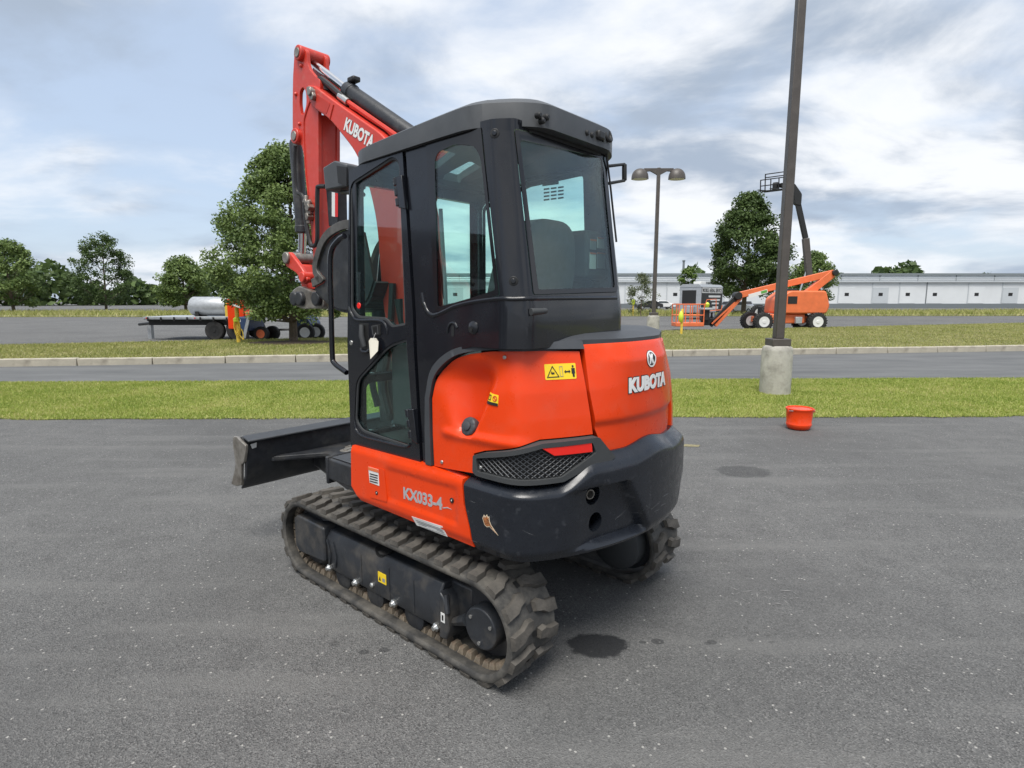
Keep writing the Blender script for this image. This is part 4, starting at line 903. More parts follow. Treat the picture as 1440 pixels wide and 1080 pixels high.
# hoses over the boom tip
for k in range(5):
    dv = -.06+.03*k; P = [(*V(448, 112, dv), dv), (*V(453, 116-k, dv), dv), (*V(466, 127-1.2*k, dv), dv), (*V(478, 137-k, dv), dv), (*V(489, 147-k, dv), dv)]
    MB().tube(spl([(u_, v_, z_) for u_, z_, v_ in P], 5), .021, 8).build('hydraulic_hose', HOSE, EX)
    f0 = V(486-2*k, 145-2.5*k, dv); f1 = V(494-1*k, 152-2*k, dv); MB().cyl((f0[0], dv, f0[1]), (f1[0], dv, f1[1]), .025, n=12).build('hose_fitting', BOLT, EX)
    q0 = V(493-k, 151-2*k, dv); q1 = V(545, 190-2*k, dv); MB().tube([(q0[0], dv, q0[1]), (q1[0], dv, q1[1]), (.45, dv, 2.62)], .016, 8).build('hose_run', HOSE if k % 2 else BOOMRED, EX)
# bucket cylinder in front of the arm
b0 = Vector((V(416, 203, 0)[0], 0, V(416, 203, 0)[1])); b1 = Vector((V(425.5, 327, 0)[0], 0, V(425.5, 327, 0)[1])); b2 = Vector((V(424.5, 362, 0)[0], 0, V(424.5, 362, 0)[1])); db = (b1-b0).normalized()
bc = MB().lathe([(.040, -.03), (.050, 0), (.050, (b1-b0).length-.05), (.056, (b1-b0).length-.05), (.056, (b1-b0).length), (.03, (b1-b0).length+.01)], b0, db, 22).build('bucket_cylinder', DARK, EX, bevel=.003)
MB().cyl(b1, b2, .030).build('piston_rod', CHROME, bc); MB().cyl(b2+Vector((0, -.07, 0)), b2+Vector((0, .07, 0)), .042).build('rod_eye', DARK, bc, bevel=.004)
hs = pv([(415, 205), (414.5, 235), (417, 268), (425, 275), (428, 287)], .09); MB().tube(spl([(u, .09, z) for u, z in hs], 5), .014, 8).build('hydraulic_hose', HOSE, EX)
hs = pv([(428, 285), (430, 310), (436, 340), (441, 346), (446, 338), (446, 300), (446.5, 268), (448, 262.5), (458, 262)], .13); MB().tube(spl([(u, .13, z) for u, z in hs], 5), .016, 8).build('hydraulic_hose', HOSE, EX)
vb = MB()
for (x, y), hgt in (((431, 285), .05), ((434.5, 292), .06), ((433.5, 305), .05)): 
    u, z = V(x, y, .12); vb.cyl((u, .09, z), (u, .14, z), .030, n=6); vb.cyl((u, .12, z-.05), (u, .12, z+.05), .018, n=8)
vb.build('arm_valve', STEEL, EX, bevel=.004)
gl = MB().prism(pv([(458, 262), (474, 262), (475, 318), (462, 318)], .10), 'y', .02, .10).build('hose_guard', DARK, boom, bevel=.006)
sl = MB().prism(pv([(466.5, 270), (471, 271), (471, 305), (466.5, 304)], .103), 'y', .1015, .103).build('warning_sticker', PAPER, gl); MB().prism(pv([(471, 271), (475, 272), (475, 305), (471, 305)], .103), 'y', .1015, .103).build('warning_sticker', REDL, gl)
# bucket link, coupler and bucket
ja = V(409, 363, .10); jb = V(432, 390, .10); jc = V(421, 408, .10)
lk1 = MB()
for sgn in (1, -1):
    lk1.prism(rnd([(ja[0]-.03, ja[1]+.05), (ja[0]+.05, ja[1]+.02), (ja[0]+.04, ja[1]-.06), (jb[0]+.10, jb[1]+.03), (jb[0]+.02, jb[1]-.06), (jb[0]-.06, jb[1]-.02), (jb[0]+.05, jb[1]+.09)], .03), 'y', sgn*.095, sgn*.13)
lk1.build('bucket_link', BOOMRED, EX, bevel=.008)
MB().prism([(ja[0]+.03, ja[1]-.03), (ja[0]-.06, ja[1]-.05), (jc[0]-.05, jc[1]), (jc[0]+.03, jc[1])], 'y', -.06, .06).build('push_link', BOOMRED, EX, bevel=.015)
MB().cyl((ja[0], -.15, ja[1]), (ja[0], .15, ja[1]), .045).build('link_pin', STEEL, EX, bevel=.006)
MB().cyl((jb[0], -.15, jb[1]), (jb[0], .15, jb[1]), .04).build('link_pin', BOOMRED, EX, bevel=.006)
cq = V(420, 420, .12); qc = MB()
for sgn in (1, -1): qc.prism(rnd([(cq[0]+.10, cq[1]+.06), (cq[0]-.02, cq[1]+.10), (cq[0]-.36, cq[1]+.02), (cq[0]-.36, cq[1]-.07), (cq[0]-.05, cq[1]-.08), (cq[0]+.08, cq[1]-.05)], .04), 'y', sgn*.08, sgn*.125)
qc.box(cq[0]-.30, cq[0]+.02, -.09, .09, cq[1]-.075, cq[1]-.04); qo = qc.build('quick_coupler', STEEL, EX, bevel=.008)
for du in (.02, -.06, -.30): MB().cyl((cq[0]+du, -.16, cq[1]), (cq[0]+du, .16, cq[1]), .055, n=18).build('coupler_pin', DARK, qo, bevel=.01)
# bucket: curled back towards the cab
prof = pv([(440, 404), (455, 394), (446, 380), (449, 362), (456, 343), (468, 330), (487, 322), (508, 326)], .24)
outer = spl(prof, 5); th_ = .055
back = spl(pv([(440, 408), (462, 428), (485, 436), (510, 425), (522, 395)], .24), 5)
bkt = MB()
for sgn in (1, -1): bkt.prism(outer+back[::-1], 'y', sgn*.205, sgn*.225)
bs_ = [(u, z) for u, z in back]; 
for a_, b_ in zip(bs_[:-1], bs_[1:]):
    n_ = Vector((-(b_[1]-a_[1]), b_[0]-a_[0])).normalized()*.02; bkt.prism([a_, b_, (b_[0]+n_.x, b_[1]+n_.y), (a_[0]+n_.x, a_[1]+n_.y)], 'y', -.215, .215)
bko = bkt.build('bucket', DARK, EX, bevel=.003)
edge = MB()
inn = inset_poly(outer, 0)
e2 = []
for i, q in enumerate(outer):
    a_ = np.array(outer[max(0, i-1)]); b_ = np.array(outer[min(len(outer)-1, i+1)]); t_ = (b_-a_)/np.linalg.norm(b_-a_); e2.append((q[0]+t_[1]*.058, q[1]-t_[0]*.058))
for sgn in (1, -1): edge.prism(outer+e2[::-1], 'y', sgn*.222, sgn*.245)
edge.build('side_cutter', pmat('worn_dark_steel', (.14, .135, .125), .5, metal=.5, var=.3, dirt=(.05, .045, .04), dscale=11, dlo=.45, dhi=.7, dfac=.8), bko, bevel=.004)
# swing bracket and boom foot
MB().prism(rnd([(.12, -.16), (.50, -.14), (.72, -.10), (.72, .10), (.50, .14), (.12, .16)], .05), 'z', .52, .90).build('swing_bracket', DARK, EX, bevel=.03, seg=3)
bcy = MB().cyl((.86, 0, .85), (.93, 0, 1.75), .055).build('boom_cylinder', DARK, EX); MB().cyl((.92, 0, 1.7), (.80, 0, 2.25), .03).build('piston_rod', CHROME, bcy)
MB().tube(spl([(.62, .16, .95), (.66, .17, 1.15), (.60, .16, 1.45), (.58, .14, 1.8)], 5), .022, 8).build('hydraulic_hose', HOSE, EX)
MB().tube(spl([(.70, .20, 1.0), (.72, .22, 1.2), (.66, .18, 1.5)], 5), .022, 8).build('hydraulic_hose', HOSE, EX)

# ================================================================== undercarriage
TU, TR_, TZ, TC = -.012, .228, .252, .735      # track centre u, belt outer radius, axle height, half distance of the wheels
PLEN = 4*TC+2*math.pi*TR_
def tpath(s, r=TR_):
    """point and angle on the belt; s in metres of the outer face; starts on top at the rear going forward"""
    s = s % PLEN; q = math.pi*TR_
    if s < 2*TC: return (TU-TC+s, TZ+r, 0)
    s -= 2*TC
    if s < q: a_ = s/TR_; return (TU+TC+r*math.sin(a_), TZ+r*math.cos(a_), -a_)
    s -= q
    if s < 2*TC: return (TU+TC-s, TZ-r, -math.pi)
    s -= 2*TC; a_ = s/TR_; return (TU-TC-r*math.sin(a_), TZ-r*math.cos(a_), -math.pi-a_)
def make_belt(name):
    n = 160; sec = [(-.15, 0), (-.145, .008), (.145, .008), (.15, 0), (.15, -.016), (.142, -.026), (.09, -.022), (.085, -.016), (-.085, -.016), (-.09, -.022), (-.142, -.026), (-.15, -.016)]; m = len(sec); v = []; f = []
    for i in range(n):
        for y, d in sec: u, z, _ = tpath(PLEN*i/n, TR_+d); v.append((u, y, z))
    for i in range(n):
        j = (i+1) % n
        for k in range(m): f.append((i*m+k, i*m+(k+1) % m, j*m+(k+1) % m, j*m+k))
    return meshobj(name, v, f, BELT, EX, ang=50)
def lugmesh(sg):
    b = [(-.034, .150), (.028, .150), (.036, .085), (.060, .015), (.056, -.020), (.012, -.022), (-.002, .02), (-.024, .085)]
    b = [(x, y if y > .03 else y+.036) for x, y in b]; t = [(x*.86+.002, y*.94+.005) for x, y in b]; n = len(b); v = [(x, sg*y, .002) for x, y in b]+[(x, sg*y, .026) for x, y in t]
    f = [tuple(range(n)), tuple(range(n, 2*n))]+[(i, (i+1) % n, n+(i+1) % n, n+i) for i in range(n)]
    o = meshobj('tread_lug', v, f, RUBBER, None, ang=30); me = o.data; bpy.data.objects.remove(o)
    return me
def guidemesh():
    mb = MB(); b = [(-.026, -.028), (.026, -.028), (.026, .028), (-.026, .028)]; t = [(-.014, -.018), (.014, -.018), (.014, .018), (-.014, .018)]
    mb.add([(x, y, 0) for x, y in b]+[(x, y, -.036) for x, y in t], [(0, 1, 2, 3), (7, 6, 5, 4)]+[(i, (i+1) % 4, 4+(i+1) % 4, 4+i) for i in range(4)])
    o = mb.build('guide_lug', GUIDE, None, bevel=0); me = o.data; bpy.data.objects.remove(o); return me
LUG = {1: lugmesh(1), -1: lugmesh(-1)}; GUI = guidemesh(); NL = 40; rl = random.Random(3)
for side in (1, -1):
    belt = make_belt('rubber_track'); belt.location = (0, side*.625, 0)
    for i in range(NL):
        for sg in (1, -1):
            u, z, a_ = tpath((i+(0 if sg > 0 else .5))*PLEN/NL, TR_+.004); o = bpy.data.objects.new('tread_lug', LUG[sg]); link(o, belt); o.location = (u, rl.uniform(-.002, .002), z); o.rotation_euler = (0, -a_, 0)
    for i in range(NL*2):
        u, z, a_ = tpath((i+.25)*PLEN/NL/2, TR_-.012); o = bpy.data.objects.new('guide_lug', GUI); link(o, belt); o.location = (u, .062*side, z); o.rotation_euler = (0, -a_, 0); o.scale = (rl.uniform(.75, 1), rl.uniform(.8, 1.2), rl.uniform(.8, 1.1))
    dh = MB()
    for i in range(NL):
        u, z, a_ = tpath((i+.80)*PLEN/NL, TR_+.009); ca, sa = math.cos(-a_), math.sin(-a_)
        for (x0, x1, y0, y1, e) in ((-.015, .015, -.012, .012, .003),):
            q = [(x0, y0), (x1, y0), (x1, y1), (x0, y1)]; dh.add([(u+x*ca+e*sa*0+math.sin(-a_)*e, y, z-x*sa+math.cos(a_)*e) for x, y in q], [(0, 1, 2, 3)])
    h_ = dh.build('drive_slots', INK, belt, recalc=False); h_['kind'] = 'stuff'
    # ---- track frame
    fr = empty('track_frame', (0, 0, 0), 0, EX) if False else None
    Y = lambda a_, b_: (min(side*a_, side*b_), max(side*a_, side*b_))
    y0, y1 = Y(.545, .735)
    sec = [(side*.545, .16), (side*.728, .125), (side*.735, .14), (side*.735, .315), (side*.705, .362), (side*.545, .372)]
    beam = MB().prism(sec, 'x', -.495, .50).build('track_frame', FRAME, EX, bevel=.010)
    by0, by1 = Y(.575, .752)
    MB().prism(rnd([(.50, .165), (.80, .145), (.84, .175), (.84, .355), (.80, .385), (.50, .378)], .018), 'y', by0, by1).build('idler_yoke', FRAME, beam, bevel=.010)
    for u_ in (.15, -.10, -.30): MB().box(u_-.003, u_+.003, *Y(.70, .7375), .145, .318).build('weld_seam', FRAME, beam)
    for u_ in (.47, .41): MB().tube([(u_, side*.738, .16), (u_-.015, side*.738, .23), (u_+.015, side*.738, .31)], .008, 6).build('weld_bead', FRAME, beam)
    for u_ in (.47, .20, -.14, -.47):
        MB().lathe([(.022, -.01), (.022, .010), (.014, .018), (.013, .026)], (u_, side*.737, .140), (0, side, 0), 6).build('roller_bolt', BOLT, beam, bevel=.002)
    MB().lathe([(.015, -.01), (.015, .010), (.008, .016)], (.045, side*.737, .178), (0, side, 0), 6).build('frame_bolt', BOLT, beam, bevel=.002)
    for u_ in (.37, .06, -.27):
        MB().lathe([(.055, -.07), (.075, -.065), (.075, -.03), (.06, -.025), (.06, .025), (.075, .03), (.075, .065), (.055, .07)], (u_, side*.65, .108), (0, 1, 0), 20).build('track_roller', DARK, beam)
    MB().lathe([(.05, -.06), (.17, -.055), (.19, -.035), (.19, .035), (.17, .055), (.05, .06)], (TU+TC-.01, side*.635, TZ), (0, 1, 0), 32).build('front_idler', DARK, beam)
    # rear end plate with slot, strut to the motor
    MB().prism([(-.495, .33), (-.53, .30), (-.56, .16), (-.54, .10), (-.49, .095)], 'y', *Y(.60, .742)).build('end_gusset', FRAME, beam, bevel=.008)
    MB().box(-.64, -.46, *Y(.545, .66), .16, .36).build('rear_yoke', FRAME, beam, bevel=.015)
    MB().tube([(-.52, side*.72, .315), (-.545, side*.735, .235)], .014, 8).build('lift_slot', DARK, beam)
    MB().tube([(-.53, side*.70, .17), (-.66, side*.715, .24)], [.016, .03], 8).build('motor_strut', FRAME, beam)
    sp_ = MB().lathe([(.10, -.10), (.185, -.09), (.19, -.03), (.17, .03), (.10, .035)], (TU-TC, side*.625, TZ), (0, side, 0), 32).build('sprocket', DARK, EX)
    MB().lathe([(.098, 0), (.100, .085), (.095, .098), (.02, .099)], (TU-TC-.01, side*.635, TZ-.012), (0, side, 0), 36).build('motor_cover', FRAME, sp_, bevel=.004)
    MB().lathe([(.16, 0), (.155, .10), (.10, .13)], (TU-TC, side*.53, TZ), (0, -side, 0), 32).build('motor_housing', MATTE, sp_)
    for k in range(3):
        q = k*2.1+.6; MB().cyl((TU-TC-.01+.07*math.cos(q), side*.732, TZ-.012+.07*math.sin(q)), (TU-TC-.01+.07*math.cos(q), side*.738, TZ-.012+.07*math.sin(q)), .009, n=10).build('cover_bolt', BOLT, sp_)
    for k in range(8):
        q = k*.785; MB().cyl((TU-TC+.13*math.cos(q), side*.44, TZ+.13*math.sin(q)), (TU-TC+.13*math.cos(q), side*.425, TZ+.13*math.sin(q)), .010, n=8).build('housing_bolt', BOLT, sp_)
    if side > 0:
        yl = MB().box(-.075, -.005, .7355, .7375, .215, .272).build('warning_label', YEL, beam); MB().prism([(-.030, .225), (-.012, .225), (-.021, .25)], 'y', .7372, .7382).build('warning_triangle', INK, yl); MB().box(-.066, -.042, .7372, .7382, .226, .246).build('machine_symbol', INKG, yl)
        wl_ = MB().box(-.535, -.508, .7425, .7445, .185, .232).build('lift_label', PAPER, beam); MB().box(-.527, -.516, .7444, .7455, .195, .222).build('hook_symbol', INK, wl_)
        MB().prism([(.02+.055*math.cos(k), .636+.048*math.sin(k)) for k in np.linspace(0, 2*math.pi, 17)[:-1]], 'z', .30, .371).build('grease_hole', INK, beam) if False else None
        sheet('grease_hole', [(.005+.06*math.cos(k), .688+.036*math.sin(k)) for k in np.linspace(0, 2*math.pi, 17)[:-1]], [], lambda x, y, t: (x, y, .3745-max(0, y-.705)*1.35-.004*t), INK, beam)
# centre frame
cf = MB().box(-.45, .45, -.50, .50, .24, .46).build('centre_frame', DARK, EX, bevel=.03); MB().lathe([(.38, 0), (.40, .02), (.40, .13), (.36, .16)], (0, 0, .46), (0, 0, 1), 36).build('swing_bearing', DARK, cf)
for sgn in (1, -1):
    MB().box(.15, .35, min(sgn*.45, sgn*.60), max(sgn*.45, sgn*.60), .22, .40).build('frame_leg', DARK, cf, bevel=.02); MB().box(-.35, -.15, min(sgn*.45, sgn*.60), max(sgn*.45, sgn*.60), .22, .40).build('frame_leg', DARK, cf, bevel=.02)
# ---- dozer blade
bprof = [(1.46, .765), (1.475, .772), (1.50, .765), (1.47, .68), (1.455, .60), (1.47, .50), (1.52, .42), (1.545, .395), (1.53, .39), (1.49, .42), (1.445, .50), (1.42, .60), (1.425, .68)]
blade = MB().prism(bprof, 'y', -.765, .765).build('dozer_blade', DARK, EX, bevel=.004)
MB().prism([(1.38, .745), (1.47, .765), (1.475, .778), (1.38, .758)], 'y', -.762, .762).build('top_rail', TRIM, blade, bevel=.004)  # lighter grey stands in for the sky reflected along the rail
epx = [(65, 330), (75, 312), (105, 318), (150, 365), (190, 400), (196, 440), (178, 570), (152, 600), (150, 700), (152, 808), (100, 815), (50, 795), (72, 700), (92, 590), (66, 400)]
ep = [V(320+x/7.2, 570+y/7.2, .775) for x, y in epx]
for sgn in (1, -1):
    MB().prism(ep, 'y', min(sgn*.764, sgn*.784), max(sgn*.764, sgn*.784)).build('end_plate', STEEL if sgn > 0 else DARK, blade, bevel=.004)
MB().prism(rnd([(1.40, .60), (1.42, .52), (1.30, .10), (.95, .20), (.93, .30), (1.22, .30)], .03), 'z', .585, .61).build('blade_gusset', DARK, blade, bevel=.006)
MB().prism(rnd([(1.42, .62), (1.44, -.62), (1.20, -.26), (.95, -.16), (.95, .16), (1.20, .26)], .05), 'z', .575, .60).build('blade_top_plate', DARK, blade, bevel=.006)
for sgn in (1, -1):
    ba = MB().prism([(1.46, .60), (1.46, .46), (.55, .26), (.40, .26), (.40, .40), (.60, .42)], 'y', min(sgn*.14, sgn*.26), max(sgn*.14, sgn*.26)).build('blade_arm', DARK, blade, bevel=.02)
    for (du, dv) in ((1.22, .08), (1.16, .16)): MB().lathe([(.045, 0), (.045, .012), (.02, .014), (.02, .022)], (du, sgn*dv, .60), (0, 0, 1), 16).build('pivot_cap', STEEL, blade)
lbp = [V(x, y, .755) for x, y in ((349.5, 622), (355, 620.5), (355.5, 626), (351.5, 629))]
MB().add([(1.418, .735, .722), (1.418, .69, .728), (1.416, .695, .695), (1.416, .725, .69)], [(0, 1, 2, 3)]).build('blade_sticker', PAPER, blade, recalc=False)
# ---- paper tag hanging from the key
kt = empty('key_tag', tuple(ORG), R(138.8)); tag(kt, 'cream paper tag hanging from the key in the excavator door lock', 'tag')
q = [cabp(*pL(x, y), .026) for x, y in ((525, 479), (527.5, 475), (535, 475), (538.5, 480), (540, 493), (532, 504), (528, 500))]
tg = MB(); c3 = [Vector(p) for p in q]; c3[5] += Vector((0, .02, 0)); c3[4] += Vector((0, .01, 0))
tg.add([tuple(p) for p in c3]+[tuple(p+Vector((0, .0015, 0))) for p in c3], [(0, 1, 2, 3, 4, 5, 6), (13, 12, 11, 10, 9, 8, 7)]+[(i, (i+1) % 7, 7+(i+1) % 7, 7+i) for i in range(7)]); tg.build('paper', CREAM, kt)
MB().tube([cabp(*pL(531.5, 477.5), .029), cabp(*pL(532, 472), .024), cabp(*pL(534, 468), .024)], .0012, 5).build('string', WHITE, kt)
for k in range(4):
    p = Vector(cabp(*pL(532.5+k*1.3, 482+k*4), .0295)); MB().box(p.x-.006, p.x+.008, p.y-.0006, p.y+.0006, p.z-.0022, p.z+.0022).build('handwriting', INKG, kt)
# ================================================================== things behind the excavator
# ---- car park lamps
def light_pole(x, y, z0, label, top, heads=True):
    rt = empty('light_pole', (x, y, z0)); tag(rt, label, 'light pole', 'car park light poles')
    base = MB().lathe([(.262, -.12), (.265, .02), (.262, .78), (.245, .845), (.20, .872)], (0, 0, 0), (0, 0, 1), 28).build('concrete_base', CONC, rt, ang=50)
    MB().box(-.165, .165, -.165, .165, .87, 1.0).build('base_cover', BRONZE, rt, bevel=.012)
    MB().add([(-.078, -.078, 1), (.078, -.078, 1), (.078, .078, 1), (-.078, .078, 1), (-.068, -.068, top), (.068, -.068, top), (.068, .068, top), (-.068, .068, top)],
             [(0, 3, 2, 1), (4, 5, 6, 7), (0, 1, 5, 4), (1, 2, 6, 5), (2, 3, 7, 6), (3, 0, 4, 7)]).build('pole', BRONZE, rt, bevel=.012)
    for sg in (1, -1):
        arm_ = MB().prism([(sg*.05, top-.30), (sg*.05, top-.02), (sg*.62, top-.02), (sg*.62, top-.16), (sg*.35, top-.14)], 'y', -.05, .05).build('lamp_arm', BRONZE, rt, bevel=.01)
        v = []; f = []; nu, nv = 14, 7; x0 = sg*.42; 
        for i in range(nv+1):
            for j in range(nu+1):
                a_ = math.pi*j/nu; b_ = math.pi/2*i/nv; v.append((x0+sg*(.36-.36*math.cos(a_)), .30*math.sin(a_)*math.cos(b_)*(1), top-.46+.44*math.sin(a_)**.8*math.sin(b_)))
        for i in range(nv):
            for j in range(nu): f.append((i*(nu+1)+j, i*(nu+1)+j+1, (i+1)*(nu+1)+j+1, (i+1)*(nu+1)+j))
        k = len(v); v2 = [(a_, -b_, c_) for a_, b_, c_ in v]; f2 = [tuple(q+k for q in r_[::-1]) for r_ in f]
        hd = meshobj('lamp_head', v+v2, f+f2, BRONZE, rt, ang=60)
        MB().prism([(x0+sg*.36+.33*math.cos(q), .27*math.sin(q)) for q in np.linspace(0, 2*math.pi, 21)[:-1]], 'z', top-.47, top-.455).build('lamp_lens', PAPER, hd)
    return rt
p1x, p1y = G(920, 472, .13); light_pole(p1x, p1y+.25, .13, 'bronze twin-headed light pole on a concrete base rising beside the boom lift basket', A(927, 236, p1y+.25)[1]-.13)
p2x, p2y = G(1098, 556); light_pole(p2x, p2y+.25, .0, 'tall square bronze light pole on a weathered round concrete base in the green lawn', 7.6)

# ---- posts
def post(name, px, py, z0, label, hgt, r, mat, topmat, parentcat='post'):
    x, y = G(px, py, z0); rt = empty(name, (x, y, z0)); tag(rt, label, parentcat)
    MB().lathe([(r, -.1), (r, hgt-.04), (r*.7, hgt)], (0, 0, 0), (0, 0, 1), 12).build('shaft', mat, rt); return rt, x, y
pr, x_, y_ = post('marker_post', 336, 483, .13, 'yellow marker post with a coiled yellow hose before the flatbed trailer', 1.28, .07, SIGNY, SIGNY)
hc = MB()
for k in range(3): hc.tube([(.10*math.cos(q)+.03, -.09-.02*k, .55+.04*k+(.30-.03*k)*math.sin(q)) for q in np.linspace(0, 2*math.pi, 19)[:-1]], .02, 6, closed=True)
hc.tube(spl([(.10, -.1, .3), (.22, -.1, .15), (.20, -.1, .45), (.06, -.1, .6)], 5), .02, 6); hc.build('hose_coil', SIGNY, pr)
MB().lathe([(.11, 0), (.12, .1), (.06, .16)], (0, -.05, .78), (0, 0, 1), 10).build('lime_cover', LIME, pr)
pr, x_, y_ = post('marker_post', 958, 471, .13, 'yellow timber post wearing a lime bag before the boom lift basket', 1.15, .055, SIGNY, LIME)
MB().lathe([(.03, 0), (.10, .10), (.115, .28), (.07, .44), (.03, .50)], (-.06, -.05, .55), (0, 0, 1), 12).build('lime_bag', LIME, pr)
pr, x_, y_ = post('tree_stake', 890, 444, 0, 'short stake with a lime top beside the sparse greyish bush', 1.5, .06, SIGNY, LIME); MB().lathe([(.10, 0), (.18, .2), (.16, .5), (.05, .6)], (0, 0, 1.1), (0, 0, 1), 8).build('lime_top', LIME, pr)

def wheel(parent, x, y, z, r, wd, rimm, name='wheel', lug=True, ax=(0, 1, 0)):
    """axle along the parent's y"""
    wh = MB().lathe([(r*.55, -wd/2), (r*.9, -wd/2), (r, -wd*.36), (r, wd*.36), (r*.9, wd/2), (r*.55, wd/2)], (x, y, z), ax, 28).build(name, TYRE, parent)
    for sg in (1, -1): MB().lathe([(r*.58, sg*wd*.40), (r*.58, sg*wd*.515), (r*.50, sg*wd*.515), (r*.45, sg*wd*.506), (r*.20, sg*wd*.506), (r*.18, sg*wd*.56), (r*.05, sg*wd*.56)], (x, y, z), ax, 22).build('rim', rimm, wh)
    if lug:
        m = MB(); n = 22
        for k in range(n):
            for sg in (1, -1):
                q = 2*math.pi*(k+(.5 if sg > 0 else 0))/n; c, s_ = math.cos(q), math.sin(q); c2, s2 = math.cos(q+.16), math.sin(q+.16)
                r2 = r*1.045; pts = []
                for (cc, ss_, yy) in ((c, s_, 0), (c2, s2, sg*wd*.5)):
                    for dq in (-.05, .05):
                        ca = cc*math.cos(dq)-ss_*math.sin(dq); sa = ss_*math.cos(dq)+cc*math.sin(dq)
                        for rr2 in (r*.96, r2): pts.append((x+rr2*ca, y+yy, z+rr2*sa))
                m.add(pts, [(0, 1, 3, 2), (4, 6, 7, 5), (0, 4, 5, 1), (2, 3, 7, 6), (1, 5, 7, 3), (0, 2, 6, 4)])
        t_ = m.build('tyre_tread', TYRE, wh); t_['kind'] = 'stuff'
    return wh

# ---- orange boom lift
YL = 32.0; kx = lambda px: A(px, 440, YL)[0]; kz = lambda py: A(1060, py, YL)[1]
BL = empty('boom_lift', (kx(1067), YL-.6, 0)); tag(BL, 'orange articulated boom lift with a low platform basket on the far lot', 'boom lift')
X = lambda px: kx(px)-kx(1067)
for (xx, yy) in ((0, 0), (0, 1.75), (2.9, 0), (2.9, 1.75)): wheel(BL, xx, yy, .49, .49, .36, PAPER)
MB().box(-.1, 3.0, .35, 1.4, .42, .75).build('axle_frame', LIFTO, BL, bevel=.04); MB().box(.55, 2.35, .15, 1.6, .38, .90).build('chassis', LIFTO, BL, bevel=.06)
MB().prism(rnd([(.75, .92), (3.4, .92), (3.55, 1.35), (3.3, 2.15), (1.35, 2.15), (.80, 1.75)], .15), 'y', -.05, 1.75).build('turntable_cover', LIFTO, BL, bevel=.08, seg=3)
vp = MB().box(1.25, 1.75, -.065, -.04, 1.45, 1.85).build('vent_panel', INK, BL); lettering('model_lettering', 'BOOM', 1.10, 1.75, 1.15, 1.32, lambda x, y, t: (x, -.062+.004*t, y), PAPER, BL, offset=.03) if False else None
MB().box(1.7, 2.05, -.16, .0, .40, .75).build('step', GALV, BL, bevel=.02)
def beam(m, a, b, hw, hh):
    a = Vector(a); b = Vector(b); t = (b-a).normalized(); yv = Vector((0, 1, 0)); n_ = t.cross(yv).normalized(); v = []
    for p in (a, b):
        for sy, sn in ((-1, -1), (1, -1), (1, 1), (-1, 1)): v.append(p+yv*hw*sy+n_*hh*sn)
    return m.add(v, [(0, 1, 2, 3), (7, 6, 5, 4)]+[(i, (i+1) % 4, 4+(i+1) % 4, 4+i) for i in range(4)])
ja_ = (X(1037), .8, kz(416)); jb_ = (X(1001), .8, kz(458))
bm_ = beam(MB(), (X(1170), .8, kz(383.5)), (X(1040), .8, kz(415)), .13, .17).build('main_boom', LIFTO, BL, bevel=.02)
beam(MB(), (X(1062), .8, kz(411)), (X(1037), .8, kz(416)), .10, .12).build('boom_nose', LIFTO, bm_, bevel=.02)
beam(MB(), (X(1078), .655, kz(405)-.16), (X(1052), .655, kz(412.5)-.16), .01, .10).build('boom_decal', PAPER, bm_); beam(MB(), (X(1077), .642, kz(405.3)-.15), (X(1069), .642, kz(407.5)-.15), .006, .07).build('green_decal', pmat('green_print', (.1, .35, .06), .5), bm_)
beam(MB(), (2.55, .8, 1.9), (X(1168), .8, kz(385)), .16, .20).build('riser', LIFTO, BL, bevel=.02)
MB().cyl((X(1170), .5, kz(383.5)), (X(1170), 1.1, kz(383.5)), .16, n=16).build('boom_pivot', INK, BL, bevel=.02)
jb = beam(MB(), ja_, jb_, .10, .13).build('jib', INK, BL, bevel=.02)
for dy, dn in ((-.12, .08), (.12, .08)): beam(MB(), (ja_[0]+.20, .8+dy, ja_[2]-.12), (jb_[0]+.28, .8+dy, jb_[2]-.02), .03, .07).build('jib_link', LIFTO, jb, bevel=.01)
beam(MB(), (ja_[0]-.12, .68, ja_[2]-.35), (jb_[0]+.05, .68, jb_[2]+.10), .03, .04).build('jib_link', LIFTO, jb)
MB().cyl((ja_[0], .55, ja_[2]), (ja_[0], 1.05, ja_[2]), .22, n=18).build('knuckle', INK, BL, bevel=.03)
bx0, bx1, bz0, bz1 = X(949), X(989), kz(459), kz(428); bk_ = empty('basket', (0, 0, 0), 0, BL) if False else None
bask = MB().box(bx0, bx1, .35, 1.25, bz0, bz0+.22).build('basket', LIFTO, BL, bevel=.03)
for xx in np.linspace(bx0+.03, bx1-.03, 5):
    for yy in (.38, 1.22): MB().cyl((xx, yy, bz0+.2), (xx, yy, bz1), .03, n=8).build('rail_post', LIFTO, bask)
for zz in (bz0+.62, bz1):
    for yy in (.38, 1.22): MB().cyl((bx0, yy, zz), (bx1, yy, zz), .028, n=8).build('rail', LIFTO, bask)
    for xx in (bx0+.03, bx1-.03): MB().cyl((xx, .36, zz), (xx, 1.24, zz), .028, n=8).build('rail', LIFTO, bask)
MB().box(bx1-.05, bx1+.35, .55, 1.05, bz0+.30, bz0+.95).build('control_panel', INK, bask, bevel=.05); MB().box(bx1-.1, bx1+.45, .40, 1.1, bz0+.90, bz0+1.02).build('control_tray', GALV, bask, bevel=.03)
MB().tube([(bx1, .4, bz1-.1), (bx1+.1, .4, bz1+.25), (bx1+.6, .4, bz1+.28), (bx1+.62, .4, bz1-.3)], .025, 6).build('guard_rail', LIFTO, bask)
MB().tube([(bx1+.3, .4, bz1-.35), (bx1+.9, .4, bz1-.30), (bx1+.95, .4, bz1-.05)], .025, 6).build('guard_rail', LIFTO, bask)
